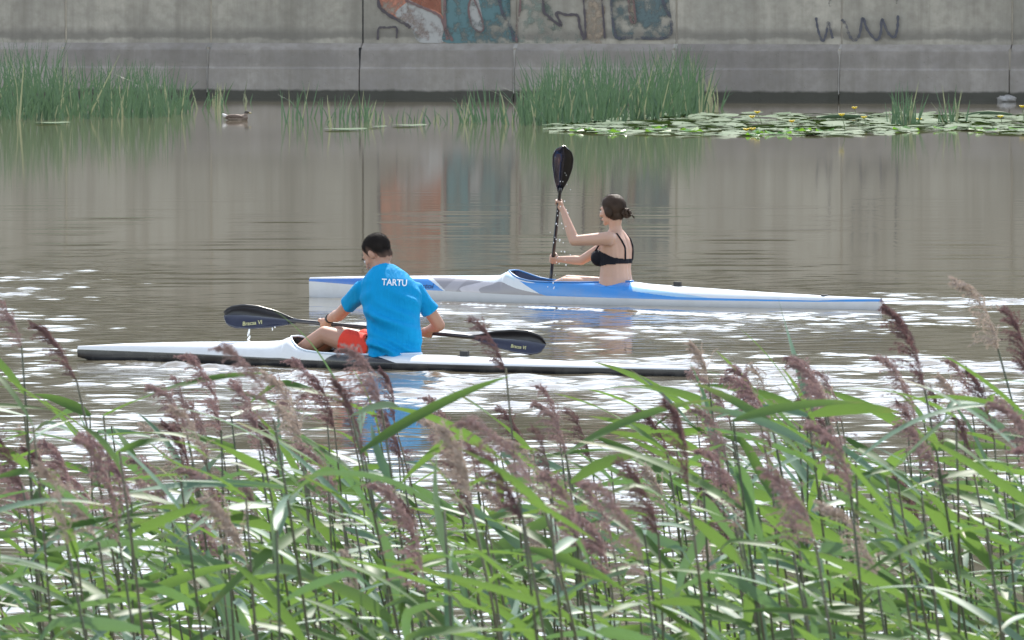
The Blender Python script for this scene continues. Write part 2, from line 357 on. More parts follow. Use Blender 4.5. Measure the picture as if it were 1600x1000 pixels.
# ------------------------------------------------------------------ river: one sheet of real waves, fine in the middle
def smooth(e0, e1, x):
    t = np.clip((x - e0) / (e1 - e0), 0, 1); return t * t * (3 - 2 * t)
def build_water():
    xf = np.arange(-8.4, 8.4001, 0.056)
    xo = [9, 10, 12, 15, 20, 28, 40, 60, 100, 200, 450, 900]
    xs = np.concatenate([-np.array(xo[::-1], float), xf, np.array(xo, float)])
    ys = [14.0, 17.0, 20.0, 24.0]
    y = 27.0
    while y < 186:
        ys.append(y)
        y += 0.05 if y < 40 else 0.040 if y < 72 else 0.05 if y < 80 else 0.075 if y < 96 else 0.16 if y < 120 else 1.0
    ys = np.array(ys + [188.5])
    X, Y = np.meshgrid(xs, ys)
    core = 1 - smooth(7.2, 8.4, np.abs(X))
    # how choppy the water is where
    amb = 1 - smooth(70, 106, Y)
    amb = 0.03 + 0.36 * amb ** 1.4 + 0.22 * (1 - smooth(50, 62, Y))
    amb *= (0.75 + 0.5 * np.sin(X * 0.7 + Y * 0.21) * np.sin(Y * 0.13 - X * 0.35 + 1.3))
    def patch(px, py, wx, wy, a):
        c = gp(px, py); return a * np.exp(-((X - c.x) / wx) ** 2 - ((Y - c.y) / wy) ** 2)
    chop = amb.copy()
    for q in [(60, 440, 0.7, 7.0, .55), (40, 510, 0.6, 5, .5), (160, 400, .4, 3.0, .5), (820, 515, 1.1, 2.3, 1.0), (700, 500, .6, 2.0, .7), (1150, 500, 1.5, 1.8, .5), (1500, 468, 1.0, 1.4, 1.0), (1480, 485, 1.2, 1.6, .45),
              (1200, 600, 2.6, 3.4, 1.2), (1450, 600, 1.3, 3.5, 1.0), (960, 560, 1.0, 1.3, .9), (330, 590, 1.6, 2.0, .62), (800, 620, 2.3, 2.6, .62),
              (1300, 720, 2.4, 3.4, .55), (900, 760, 2.4, 3.5, .35), (300, 700, 2.0, 4, .35), (600, 930, 4, 5, .3), (1250, 545, 2.0, 1.0, -.35), (650, 665, .6, 1.5, -.35)]:
        chop = chop + 1.45 * patch(*q)
    def field(sx_, sy_, n, seed):
        rr_ = np.random.default_rng(seed); F_ = np.zeros_like(X)
        for _ in range(n):
            a_ = rr_.uniform(0, 6.28); F_ += np.sin(X * sx_ * math.cos(a_) * rr_.uniform(.5, 1.5) + Y * sy_ * math.sin(a_) * rr_.uniform(.5, 1.5) + rr_.uniform(0, 6.28))
        return F_ / math.sqrt(n / 2)
    burst = np.clip(0.78 + 0.26 * field(4.5, 2.4, 14, 3) + 0.20 * field(1.3, 0.8, 10, 4), 0.30, 1.5)
    chop = np.clip(chop, 0.02, 1.7) * core * burst * 0.85
    Z = np.zeros_like(X); W = np.zeros_like(X)
    lams = np.exp(nrg.uniform(np.log(0.17), np.log(0.55), 60))
    for i, lam in enumerate(lams):
        th = nrg.normal(0, 0.75) + (math.pi / 2)
        kx, ky = 2 * np.pi / lam * math.cos(th), 2 * np.pi / lam * math.sin(th)
        slope = 0.020 * (0.35 / lam) ** 0.25
        ph = nrg.uniform(0, 6.28)
        fade = 1 - smooth(70, 92, Y) if lam < 0.45 else (1 - 0.75 * smooth(95, 120, Y))
        arg = kx * X + ky * Y + ph + 0.5 * np.sin(0.9 * X + 0.31 * Y + i)
        W += fade * slope * lam / (2 * np.pi) * np.sin(arg)
    sg = float(W[(Y > 45) & (Y < 65)].std()); W /= sg
    Z += chop * sg * 0.42 * (np.exp(0.75 * np.clip(W, -3, 2.1)) - 1) / 0.75
    swl = field(3.2, 0.5, 14, 9)
    # long low swell lines of the wakes running to the far bank
    for lam, th, a in ((1.1, 1.48, .0011), (0.8, 1.66, .0008), (1.5, 1.60, .0012)):
        arg = 2 * np.pi / lam * (math.cos(th) * X + math.sin(th) * Y) + 0.8 * np.sin(0.5 * X + .2 * Y)
        Z += core * a * np.sin(arg) * (smooth(66, 76, Y) * (1 - smooth(92, 112, Y))) * np.clip(0.5 + 0.5 * swl, 0, 1.4)
    # bow waves of the two kayaks
    for bow, d, A in ((WB, W_dir, 0.022), (BB, B_dir, 0.018)):
        xi = -((X - bow.x) * d.x + (Y - bow.y) * d.y); eta = np.abs(-(X - bow.x) * d.y + (Y - bow.y) * d.x)
        w = 0.16 + 0.05 * np.clip(xi, 0, None)
        env = np.exp(-((eta - 0.10 - 0.30 * xi) / w) ** 2) * smooth(0.0, 0.8, xi) * np.exp(-xi / 7)
        Z += core * A * env * np.cos(2 * np.pi * (eta - 0.30 * xi) / (0.34 + 0.02 * np.clip(xi, 0, None)))
    ny, nx = X.shape
    me = bpy.data.meshes.new('river')
    me.vertices.add(nx * ny)
    me.vertices.foreach_set('co', np.stack([X, Y, Z], -1).astype(np.float32).ravel())
    a = (np.arange(ny - 1)[:, None] * nx + np.arange(nx - 1)[None, :]).ravel()
    q = np.stack([a, a + 1, a + nx + 1, a + nx], -1)
    me.loops.add(q.size); me.loops.foreach_set('vertex_index', q.ravel().astype(np.int32))
    me.polygons.add(len(q)); me.polygons.foreach_set('loop_start', (np.arange(len(q)) * 4).astype(np.int32))
    me.update(calc_edges=True)
    ca = me.attributes.new('chop', 'FLOAT', 'POINT'); ca.data.foreach_set('value', np.clip(chop, 0, 1.2).astype(np.float32).ravel())
    tag(link('river', me, M_water), kind='structure')
build_water()

# ------------------------------------------------------------------ far river wall of concrete panels
WL0 = gp(0, 151.5); WR0 = gp(1600, 157.5)
wu = (WR0 - WL0).normalized(); wn_ = Vector((wu.y, -wu.x, 0))       # wn_ points to the river
if wn_.y > 0: wn_ = -wn_
w_ang = math.atan2(wu.y, wu.x)
def wall_u(px):                              # where a photo column meets the wall
    # ray x = (px-800)/F * y ; wall = WL0 + wu*u
    k = (px - 800) / F
    return (k * WL0.y - WL0.x) / (wu.x - k * wu.y)
def wall_uz(px, py, off=0.0):
    u = wall_u(px); p = WL0 + wu * u + wn_ * off
    s = F / p.y
    return u, H - (py - YH) / s
WALL_TOP = 4.7
def build_wall():
    root = empty('river_wall', WL0, w_ang)
    tag(root, 'grey concrete panel river wall with graffiti and dark waterline', 'wall')
    # local axes: x along the wall, -y to the river, z up
    joints = [wall_u(p) for p in (-140, 103, 330, 567, 808, 1057, 1315, 1581, 1850)]
    while joints[-1] < 62: joints.append(joints[-1] + 3.35)
    while joints[0] > -40: joints.insert(0, joints[0] - 3.2)
    dark = wall_u(567)
    def extrude(prof, x0, x1, bev=0.012):
        g = G(); n = len(prof)
        cx = sum(p[0] for p in prof) / n; cz = sum(p[1] for p in prof) / n
        inn = [(p[0] + (bev if p[0] < cx else -bev), p[1] + (bev if p[1] < cz else -bev)) for p in prof]
        rows = [(x0, inn), (x0 + bev, prof), (x1 - bev, prof), (x1, inn)]
        v = [(x, p[0], p[1]) for x, pr in rows for p in pr]
        f = []
        for r in range(3):
            for i in range(n):
                f.append((r * n + i, r * n + (i + 1) % n, (r + 1) * n + (i + 1) % n, (r + 1) * n + i))
        f.append(tuple(reversed(range(n)))); f.append(tuple(3 * n + i for i in range(n)))
        return g.add(v, f)
    top = [(0.30, 0.9), (0.0, 0.9), (0.0, WALL_TOP - 0.02), (0.30, WALL_TOP - 0.02)]
    foot = [(0.34, -1.0), (-0.30, -1.0), (-0.28, 0.60), (-0.24, 0.64), (-0.22, 0.98), (-0.03, 1.115), (0.34, 1.115)]
    foot = foot[::-1]
    for i in range(len(joints) - 1):
        a, b = joints[i] + 0.014, joints[i + 1] - 0.014
        dz = rng.uniform(-0.012, 0.012); dy = rng.uniform(-0.012, 0.012)
        extrude([(p[0] + dy, p[1]) for p in top], a, b).obj('wall_panel', M_conc, root, False)
        extrude([(p[0] + dy * 0.5, p[1]) for p in foot], a - 0.004, b + 0.004).obj('footing_block', M_foot, root, False)
        G().box(((a + b) / 2, 0.14, WALL_TOP + 0.1), ((b - a) / 2 + 0.01, 0.24, 0.12)).obj('coping_stone', M_conc, root, False)
    for j in joints[1:-1]:
        m = M_gap if abs(j - dark) < 0.1 else M_mortar
        G().box((j, 0.15, 2.9), (0.022, 0.135, 1.78)).obj('joint_filler', m, root, False)
        G().box((j, 0.03, 0.05), (0.022, 0.255, 0.98)).obj('joint_filler', m, root, False)
        if m is M_mortar and abs(j - wall_u(1581)) > .5:
            # lime that ran out of the joint over the footing
            w = rng.uniform(0.04, 0.09); pts = []
            y0, y1, y2 = -0.034, -0.226, -0.285
            sec = [(1.118, w * .5, y0), (1.02, w * 0.9, -0.168), (0.985, w * .7, -0.226), (0.86, w * 0.3, -0.234), (0.66, w * 0.2, -0.246), (0.60, w * .22, -0.288), (0.35, w * 0.2, -0.291), (0.12, w * 0.22, -0.294)]
            v, f = [], []
            for z, ww, yy in sec:
                ww *= rng.uniform(0.75, 1.25)
                v += [(j - ww * rng.uniform(.6, 1.1), yy - 0.004, z), (j + ww * rng.uniform(.6, 1.1), yy - 0.004, z)]
            n = len(v)
            v += [(x, y + 0.03, z) for x, y, z in v]
            for i in range(len(sec) - 1):
                f += [(2 * i, 2 * i + 1, 2 * i + 3, 2 * i + 2), (n + 2 * i, n + 2 * i + 2, n + 2 * i + 3, n + 2 * i + 1),
                      (2 * i, 2 * i + 2, n + 2 * i + 2, n + 2 * i), (2 * i + 1, n + 2 * i + 1, n + 2 * i + 3, 2 * i + 3)]
            G().add(v, f).obj('lime_streak', M_drip, root, False)
    # graffiti: thin coats of paint, outlines over fills
    cols = {'teal': paint_mat('graffiti_teal', (0.12, 0.21, 0.215), 0.42), 'dteal': paint_mat('graffiti_dark_teal', (0.125, 0.17, 0.17), 0.44),
            'orange': paint_mat('graffiti_orange', (0.54, 0.23, 0.15), 0.43), 'green': paint_mat('graffiti_green', (0.25, 0.29, 0.24), 0.49),
            'ochre': paint_mat('graffiti_ochre', (0.38, 0.30, 0.22), 0.46), 'line': paint_mat('graffiti_black', (0.10, 0.085, 0.09), 0.38),
            'blueline': paint_mat('graffiti_blue_black', (0.10, 0.10, 0.115), 0.40), 'pale': paint_mat('graffiti_pale', (0.42, 0.41, 0.38), 0.42),
            'rust': paint_mat('graffiti_rust', (0.20, 0.13, 0.12), 0.42)}
    lay = [0]
    def curve(pts, k=7):                     # Catmull-Rom through photo points
        P = [np.array(p, float) for p in pts]; P = [2 * P[0] - P[1]] + P + [2 * P[-1] - P[-2]]; out = []
        for i in range(1, len(P) - 2):
            for t in np.linspace(0, 1, k, endpoint=False):
                a, b, c, d = P[i - 1], P[i], P[i + 1], P[i + 2]
                out.append(0.5 * ((2 * b) + (-a + c) * t + (2 * a - 5 * b + 4 * c - d) * t * t + (-a + 3 * b - 3 * c + d) * t ** 3))
        out.append(P[-2]); return out
    def fill(name, pts, c):
        lay[0] += 1; o = 0.016 + 0.0025 * lay[0]
        loop = curve(list(pts) + [pts[0]], 5)[:-1]
        bm = bmesh.new(); vv = []
        for p in loop:
            u, z = wall_uz(p[0], p[1]); vv.append(bm.verts.new((u, -o, max(z, 1.125))))
        fc = bm.faces.new(vv); bmesh.ops.triangulate(bm, faces=[fc]); me = bpy.data.meshes.new(name); bm.to_mesh(me); bm.free()
        link('graffiti_fill', me, cols[c], root, False)
    def stroke(pts, w, c, k=7):
        lay[0] += 1; o = 0.016 + 0.0025 * lay[0]
        P = curve(pts, k); v, f = [], []
        for i, p in enumerate(P):
            t = P[min(i + 1, len(P) - 1)] - P[max(i - 1, 0)]; t = t / (np.linalg.norm(t) + 1e-9)
            nn = np.array([-t[1], t[0]]) * w * (0.5 + 0.12 * math.sin(i * 1.7))
            for q in (p + nn, p - nn):
                u, z = wall_uz(q[0], q[1]); v.append((u, -o, max(z, 1.125)))
        for i in range(len(P) - 1): f.append((2 * i, 2 * i + 1, 2 * i + 3, 2 * i + 2))
        G().add(v, f).obj('graffiti_stroke', cols[c], root, False)
    T = -125                                  # how far the letters go on above the picture
    fill('s', [(596, -60), (640, T), (690, -100), (640, -70), (625, -20), (652, 6), (690, 22), (700, 62), (668, 66), (640, 40), (610, 22), (592, 0)], 'orange')
    fill('s2', [(640, 0), (668, 14), (690, 32), (694, 66), (656, 66), (640, 40), (618, 22)], 'pale')
    fill('o', [(700, -5), (704, -100), (745, T), (795, -90), (792, 0), (800, 40), (804, 66), (700, 68), (696, 40)], 'teal')
    fill('oh', [(738, -10), (748, 0), (756, 40), (750, 49), (738, 40), (733, 14)], 'pale')
    fill('l', [(812, T), (846, T), (850, -10), (852, 22), (872, 30), (890, 45), (908, 66), (806, 66), (812, 20)], 'green')
    fill('i', [(914, T), (942, T), (944, 60), (918, 60)], 'ochre')
    fill('d', [(954, -80), (990, T), (1040, -90), (1046, 0), (1050, 40), (1046, 58), (1000, 62), (962, 60), (956, 20)], 'dteal')
    fill('dh', [(980, -40), (988, -40), (994, 30), (988, 42), (982, 20)], 'ochre')
    stroke([(628, T), (600, -70), (592, 0), (604, 20), (632, 36), (642, 43)], 5.0, 'line')
    stroke([(634, 0), (652, 8), (676, 18), (690, 28), (697, 50), (700, 62)], 4.0, 'rust')
    stroke([(591, 62), (593, 44), (606, 43), (620, 43), (621, 60)], 3.2, 'line')
    stroke([(698, -100), (696, 0), (697, 40), (708, 64)], 4.5, 'rust')
    stroke([(776, -40), (784, 14), (800, 46), (804, 64)], 4.5, 'blueline')
    stroke([(738, -8), (733, 14), (738, 38), (748, 49), (756, 46), (754, 30), (744, 4), (738, -8)], 3.0, 'rust')
    stroke([(811, -90), (814, 6), (808, 40), (808, 66)], 3.4, 'rust')
    stroke([(846, -80), (850, 10), (856, 24), (878, 40), (870, 20), (886, 23), (903, 24), (907, 42), (914, 62)], 4.2, 'line')
    stroke([(912, T), (912, -20), (915, 30), (916, 60)], 3.2, 'line')
    stroke([(940, T), (941, -20), (944, 30), (946, 60)], 3.2, 'line')
    stroke([(954, -80), (956, 0), (958, 30), (964, 60)], 4.0, 'blueline')
    stroke([(1020, -60), (1036, 0), (1049, 30), (1048, 54), (1030, 60), (990, 58), (966, 60)], 4.6, 'blueline')
    stroke([(982, -40), (983, 0), (986, 30), (994, 34), (992, 10), (988, -30)], 3.0, 'rust')
    stroke([(1276, 27), (1279, 46), (1286, 64), (1292, 52), (1295, 34), (1299, 48), (1302, 60)], 3.6, 'blueline')
    stroke([(1316, 30), (1322, 38), (1328, 55), (1336, 63), (1344, 54), (1349, 28), (1356, 46), (1370, 62), (1377, 52), (1379, 30), (1388, 50), (1398, 58), (1403, 44), (1404, 24)], 4.0, 'blueline')
    stroke([(1296, -50), (1297, -10), (1299, 10)], 5.0, 'blueline')
    stroke([(1400, -60), (1401, -20), (1402, 6)], 3.0, 'blueline')
    stroke([(1330, -60), (1340, -20), (1352, -60), (1362, -20), (1372, -55)], 5.0, 'blueline')
    # unseen bank on and behind the wall, raised high to darken water reflections
    v, f = [], []
    prof = [(0.28, WALL_TOP - 0.25), (3, WALL_TOP - 0.15), (6, 10), (14, 16.0), (26, 21.0), (60, 23), (400, 24), (1500, 25)]
    xs = [-1200, -300, -100] + list(range(-60, 90, 6)) + [120, 320, 1200]
    for yy, z in prof:
        for x in xs:
            p = WL0 + wu * x - wn_ * yy; v.append((p.x, p.y, z + (0 if yy < 4 else rng.uniform(-.8, .8))))
    n = len(xs)
    for j in range(len(prof) - 1):
        for i in range(n - 1): f.append((j * n + i, j * n + i + 1, (j + 1) * n + i + 1, (j + 1) * n + i))
    mg = mat('unseen_bank_woods', (0.02, 0.03, 0.012), 0.95); k = N(mg); k.base(k.mix(k.noise(k.coord('Object'), 0.6, 6), (0.035, 0.042, 0.022), (0.075, 0.078, 0.045)))  # dark base stands in for shaded woods mirrored in the water
    tag(link('tall_unseen_bank', mesh_of('tall_unseen_bank', v, f), mg), kind='structure')
    # pale rock on the footing at the waterline
    p = gp(1573, 158.5) + Vector((0, -0.2, 0)); g = G()
    bm = bmesh.new(); bmesh.ops.create_icosphere(bm, subdivisions=3, radius=1)
    for q in bm.verts:
        c = q.co.copy(); q.co = Vector((c.x * 0.19, c.y * 0.2, c.z * 0.085)) * (1 + 0.12 * math.sin(c.x * 5 + c.y * 3) + 0.09 * math.sin(c.z * 9 + c.x * 7))
    me = bpy.data.meshes.new('rock'); bm.to_mesh(me); bm.free()
    o = link('rock', me, M_rock); o.location = (p.x, p.y, 0.05)
    tag(o, 'pale rock lying in the water at the foot of the wall', 'rock')
build_wall()

# ------------------------------------------------------------------ kayaks
def kayak(bow, stern, label, spec):
    d = (bow - stern).normalized(); L = (bow - stern).length; mid = (bow + stern) / 2
    root = empty('kayak', mid, math.atan2(d.y, d.x)); tag(root, label, 'kayak')
    NT = 640
    ts = np.linspace(0, 1, NT)
    def tab(name, t):
        T = spec[name]; x = [q[0] for q in T]; y = [q[1] for q in T]
        # smooth interpolation
        return np.interp(t, x, y)
    def sm(a, k=9):
        ker = np.ones(k) / k; p = np.pad(a, k // 2, mode='edge'); return np.convolve(p, ker, 'valid')
    b = sm(tab('beam', ts), 21); zs = sm(tab('seam', ts), 21); zk = sm(tab('keel', ts), 21); zd = sm(tab('deck', ts), 7)
    c0, c1 = spec['cockpit']
    tn = np.clip((ts - c0) / (c1 - c0), 0, 1)
    w = spec['cw'] * np.clip(np.sin(np.pi * tn ** 0.72), 0, None) ** 0.55
    w = np.where((ts > c0) & (ts < c1), np.minimum(w, b * 0.93), 0.0)
    x = L * (0.5 - ts)
    inside = np.where(w > 0)[0]
    def vcol(me, cols):
        a = me.color_attributes.new('paint', 'FLOAT_COLOR', 'POINT')
        a.data.foreach_set('color', np.array([(*c, 1) for c in cols], np.float32).ravel())
    # hull shell under the seam
    NH = 12; v, f, col = [], [], []
    for i in range(NT):
        for j in range(-NH, NH + 1):
            q = abs(j) / NH * math.pi / 2
            yv = b[i] * math.sin(q) ** 0.75; zv = zs[i] - (zs[i] - zk[i]) * math.cos(q) ** 0.9
            v.append((x[i], math.copysign(yv, j), zv)); col.append(spec['hull_col'](ts[i], abs(j) / NH))
    n = 2 * NH + 1
    for i in range(NT - 1):
        for j in range(n - 1): f.append((i * n + j, i * n + j + 1, (i + 1) * n + j + 1, (i + 1) * n + j))
    f.append(tuple(range(n))); f.append(tuple((NT - 1) * n + j for j in reversed(range(n))))
    me = mesh_of('hull', v, f); vcol(me, col); link('hull', me, M_kayak, root)
    # deck from the seam to the ridge or to the cockpit edge
    ND = 54; v, f, col = [], [], []
    for i in range(NT):
        for sgn in (-1, 1):
            for j in range(ND + 1):
                q = j / ND * math.pi / 2
                e = spec.get('deckpow', 0.85)
                yv = w[i] + (b[i] - w[i]) * math.cos(q) ** e
                zv = zs[i] + (zd[i] - zs[i]) * math.sin(q) ** 1.05
                v.append((x[i], sgn * yv, zv)); col.append(spec['deck_col'](ts[i], j / ND))
    n = 2 * (ND + 1)
    for i in range(NT - 1):
        for sg in (0, 1):
            o = sg * (ND + 1)
            for j in range(ND):
                q = (i * n + o + j, i * n + o + j + 1, (i + 1) * n + o + j + 1, (i + 1) * n + o + j)
                f.append(q if sg == 0 else q[::-1])
    f.append([j for j in range(ND + 1)] + [ND + 1 + j for j in reversed(range(ND + 1))])
    e = (NT - 1) * n; f.append([e + ND + 1 + j for j in range(ND + 1)] + [e + j for j in reversed(range(ND + 1))])
    me = mesh_of('deck', v, f); vcol(me, col); link('deck', me, M_kayak, root)
    # coaming lip round the cockpit
    near = [Vector((x[i], -w[i], zd[i] + 0.006)) for i in inside]; far = [Vector((x[i], w[i], zd[i] + 0.006)) for i in inside[::-1]]
    lp = near[::2] + far[::2]; lp.append(lp[0])
    G().tube(lp, spec.get('lip', 0.008), 8, False).obj('coaming', spec['rim'], root)
    # cockpit tub
    v, f = [], []
    for i in inside:
        for yy, zz in ((1, 0), (0.97, -0.025), (0.9, None), (0.5, None), (0, None), (-0.5, None), (-0.9, None), (-0.97, -0.025), (-1, 0)):
            zf = zk[i] + 0.025
            v.append((x[i], w[i] * yy * 0.995, zd[i] + zz if zz is not None else zf + (0.02 if abs(yy) > .8 else 0)))
    for i in range(len(inside) - 1):
        for j in range(8): f.append((i * 9 + j, i * 9 + j + 1, (i + 1) * 9 + j + 1, (i + 1) * 9 + j))
    G().add(v, f).obj('cockpit_tub', spec['tub'], root)
    # seat and footrest
    ti = lambda t: int(round(t * (NT - 1)))
    xs_ = x[ti(spec['seat'])]; zf = zk[ti(spec['seat'])]
    g = G(); g.add([(xs_ + sx * 0.15, sy * 0.15, zf + 0.03 + (0.05 if sx < 0 else 0) + (0.03 if sy else 0)) for sx in (-1, 0, 1) for sy in (-1, 0, 1)],
                   [(0, 1, 4, 3), (1, 2, 5, 4), (3, 4, 7, 6), (4, 5, 8, 7)])
    so = g.obj('seat', M_black, root); m = so.modifiers.new('t', 'SOLIDIFY'); m.thickness = 0.012
    # number holder on the rear deck
    if spec.get('clip'):
        i = ti(spec['clip']); g = G(); g.box((x[i], 0, zd[i] + 0.012), (0.03, 0.012, 0.022)); g.box((x[i], 0, zd[i] - 0.001), (0.04, 0.02, 0.006))
        g.obj('number_holder', M_black, root, False)
    if spec.get('hatch'):
        i = ti(spec['hatch']); g = G(); g.tube([(x[i], 0, zd[i] - 0.005), (x[i], 0, zd[i] + 0.007)], 0.03, 20); g.obj('rudder_hatch', M_black, root, False)
    # rudder under the stern
    g = G(); g.box((x[ti(0.95)], 0, -0.07), (0.05, 0.004, 0.07)); g.obj('rudder', M_black, root, False)
    return root

WHITE = (0.80, 0.82, 0.82); INK = (0.012, 0.012, 0.014)
def w_hull(t, q): return INK
def w_deck(t, p):
    rear = 0.515 + 0.045 * (1 - p) ** 1.6
    if 0.455 - 0.02 * (1 - p) < t < rear: return INK
    if p < 0.07: return INK
    return WHITE
white_kayak = kayak(WB, WS, 'white racing kayak with black hull band carrying the man in blue', dict(
    beam=[(0, .012), (.08, .055), (.2, .115), (.35, .175), (.5, .205), (.62, .195), (.78, .13), (.92, .055), (1, .012)],
    seam=[(0, .068), (.2, .06), (.35, .045), (.5, .042), (.7, .04), (1, .042)],
    keel=[(0, .02), (.04, -.03), (.15, -.07), (.5, -.09), (.85, -.06), (.96, -.03), (1, -.01)],
    deck=[(0, .092), (.08, .118), (.2, .142), (.32, .158), (.345, .168), (.362, .198), (.372, .165), (.385, .125), (.40, .105), (.43, .092), (.47, .086), (.53, .09), (.57, .098), (.6, .096), (.75, .085), (.9, .068), (1, .056)],
    cockpit=(.362, .570), cw=.178, hull_col=w_hull, deck_col=w_deck, rim=M_rim_white, tub=M_tub, seat=.525, clip=.64, lip=.007))

BLUE = (0.03, 0.27, 0.72); BLUE_D = (0.03, 0.17, 0.58); GREY = (0.31, 0.295, 0.31); PALE = (0.74, 0.78, 0.80)
def b_hull(t, q): return (0.70, 0.72, 0.74)
def b_deck(t, p):
    if t < 0.262:
        lim = 0.42 + 0.16 * min(1, t / 0.1)
        if p < lim and t < 0.222 + 0.036 * (1 - p / 0.6): return BLUE if t > .1 else BLUE_D
    if 0.226 + 0.036 * (1 - p / 0.7) < t < 0.465:
        up = max(0.0, 0.72 * (1 - (max(t, .235) - 0.235) / 0.21) ** 0.7) if t < 0.445 else 0
        if p < up and t > 0.228 + 0.034 * (1 - p / 0.7): return tuple(q * (1.9 if abs((t - .31) - .05 * p + .012 * math.sin(p * 9)) < .018 else 1.35 if abs((t - .268) - .03 * p) < .012 else 1.0) for q in GREY)  # lighter diagonal bars paint a sheen highlight into the grey
    if 0.385 + 0.055 * (1 - p) ** 1.2 + (0.03 if p > .75 else 0) < t < 0.575 + 0.03 * (1 - p): return BLUE
    if t >= 0.57 and p < 0.16 + 0.35 * max(0, (t - 0.9) / 0.1) + 0.25 * max(0, 1 - (t - .57) / .1): return BLUE
    if .57 <= t < .74 and p < .62 * (1 - (t - .57) / .17) ** .6: return (0.36, 0.60, 0.80)
    if .27 < t < .385 and p > .62: return (0.60, 0.76, 0.80)  # reflected sky painted as a cyan tint on the foredeck
    if p < 0.05: return BLUE_D if t > .26 else PALE
    return PALE
blue_kayak = kayak(BB, BS, 'blue and white racing kayak carrying the woman in a bikini top', dict(
    beam=[(0, .012), (.08, .055), (.2, .115), (.35, .175), (.5, .205), (.62, .195), (.78, .13), (.92, .06), (1, .018)],
    seam=[(0, .128), (.1, .106), (.22, .083), (.39, .063), (.7, .05), (.9, .055), (1, .066)],
    keel=[(0, .0), (.03, -.04), (.15, -.07), (.5, -.09), (.85, -.06), (.96, -.03), (1, -.012)],
    deck=[(0, .158), (.1, .178), (.25, .196), (.33, .205), (.348, .212), (.362, .25), (.376, .218), (.392, .186), (.412, .168), (.44, .163), (.5, .165), (.55, .172), (.576, .178), (.6, .165), (.66, .15), (.8, .12), (.92, .10), (1, .092)],
    cockpit=(.362, .575), cw=.178, hull_col=b_hull, deck_col=b_deck, rim=M_rim_blue, tub=M_tub_blue, seat=.54, clip=.653, hatch=.905, lip=.007))

# ------------------------------------------------------------------ print carried by real surfaces: letters laid onto a mesh
def world_bvh(objs):
    bpy.context.view_layer.update(); vs_, fs_ = [], []
    for o in objs:
        n = len(vs_); mw = o.matrix_world
        vs_ += [mw @ q.co for q in o.data.vertices]; fs_ += [tuple(i + n for i in p.vertices) for p in o.data.polygons]
    return BVHTree.FromPolygons(vs_, fs_)
def lettering(name, text, px, py, hpx, wpx, rot, target, m, off=0.003, shear=0.0, bold=0.0):
    cu = bpy.data.curves.new('t', 'FONT'); cu.body = text; cu.size = 1; cu.offset = bold; cu.shear = shear; cu.resolution_u = 3
    to = bpy.data.objects.new('t', cu); C.objects.link(to); bpy.context.view_layer.update()
    me = bpy.data.meshes.new_from_object(to.evaluated_get(bpy.context.evaluated_depsgraph_get()))
    bpy.data.objects.remove(to); bpy.data.curves.remove(cu)
    bm = bmesh.new(); bm.from_mesh(me); bpy.data.meshes.remove(me)
    bmesh.ops.triangulate(bm, faces=bm.faces); bmesh.ops.subdivide_edges(bm, edges=[e for e in bm.edges if e.calc_length() > 0.25], cuts=2)
    xs = [q.co.x for q in bm.verts]; ys = [q.co.y for q in bm.verts]
    x0, x1, y0, y1 = min(xs), max(xs), min(ys), max(ys)
    bv = world_bvh([target]); eye = Vector((0, 0, H)); inv = target.matrix_world.inverted(); bad = []
    for q in bm.verts:
        a = (q.co.x - x0) / (x1 - x0) * wpx; b = (q.co.y - y0) / (y1 - y0) * hpx
        c, s = math.cos(rot), math.sin(rot)
        X_, Y_ = px + a * c + b * s, py + a * s - b * c
        dr = (at(X_, Y_, 60) - eye).normalized()
        h, nrm, _, _ = bv.ray_cast(eye, dr, 300)
        if h is None: bad.append(q); continue
        if nrm.dot(dr) > 0: nrm = -nrm
        q.co = inv @ (h + nrm * off)
    bmesh.ops.delete(bm, geom=bad, context='VERTS')
    me = bpy.data.meshes.new(name); bm.to_mesh(me); bm.free()
    return link(name, me, m, target, False)

kd = [o for o in blue_kayak.children if o.name.startswith('deck')][0]
lettering('lettering', 'bstoi', 653, 450.5, 8.0, 25, 0.02, kd, M_decal_dark, 0.003, 0.3, 0.01)

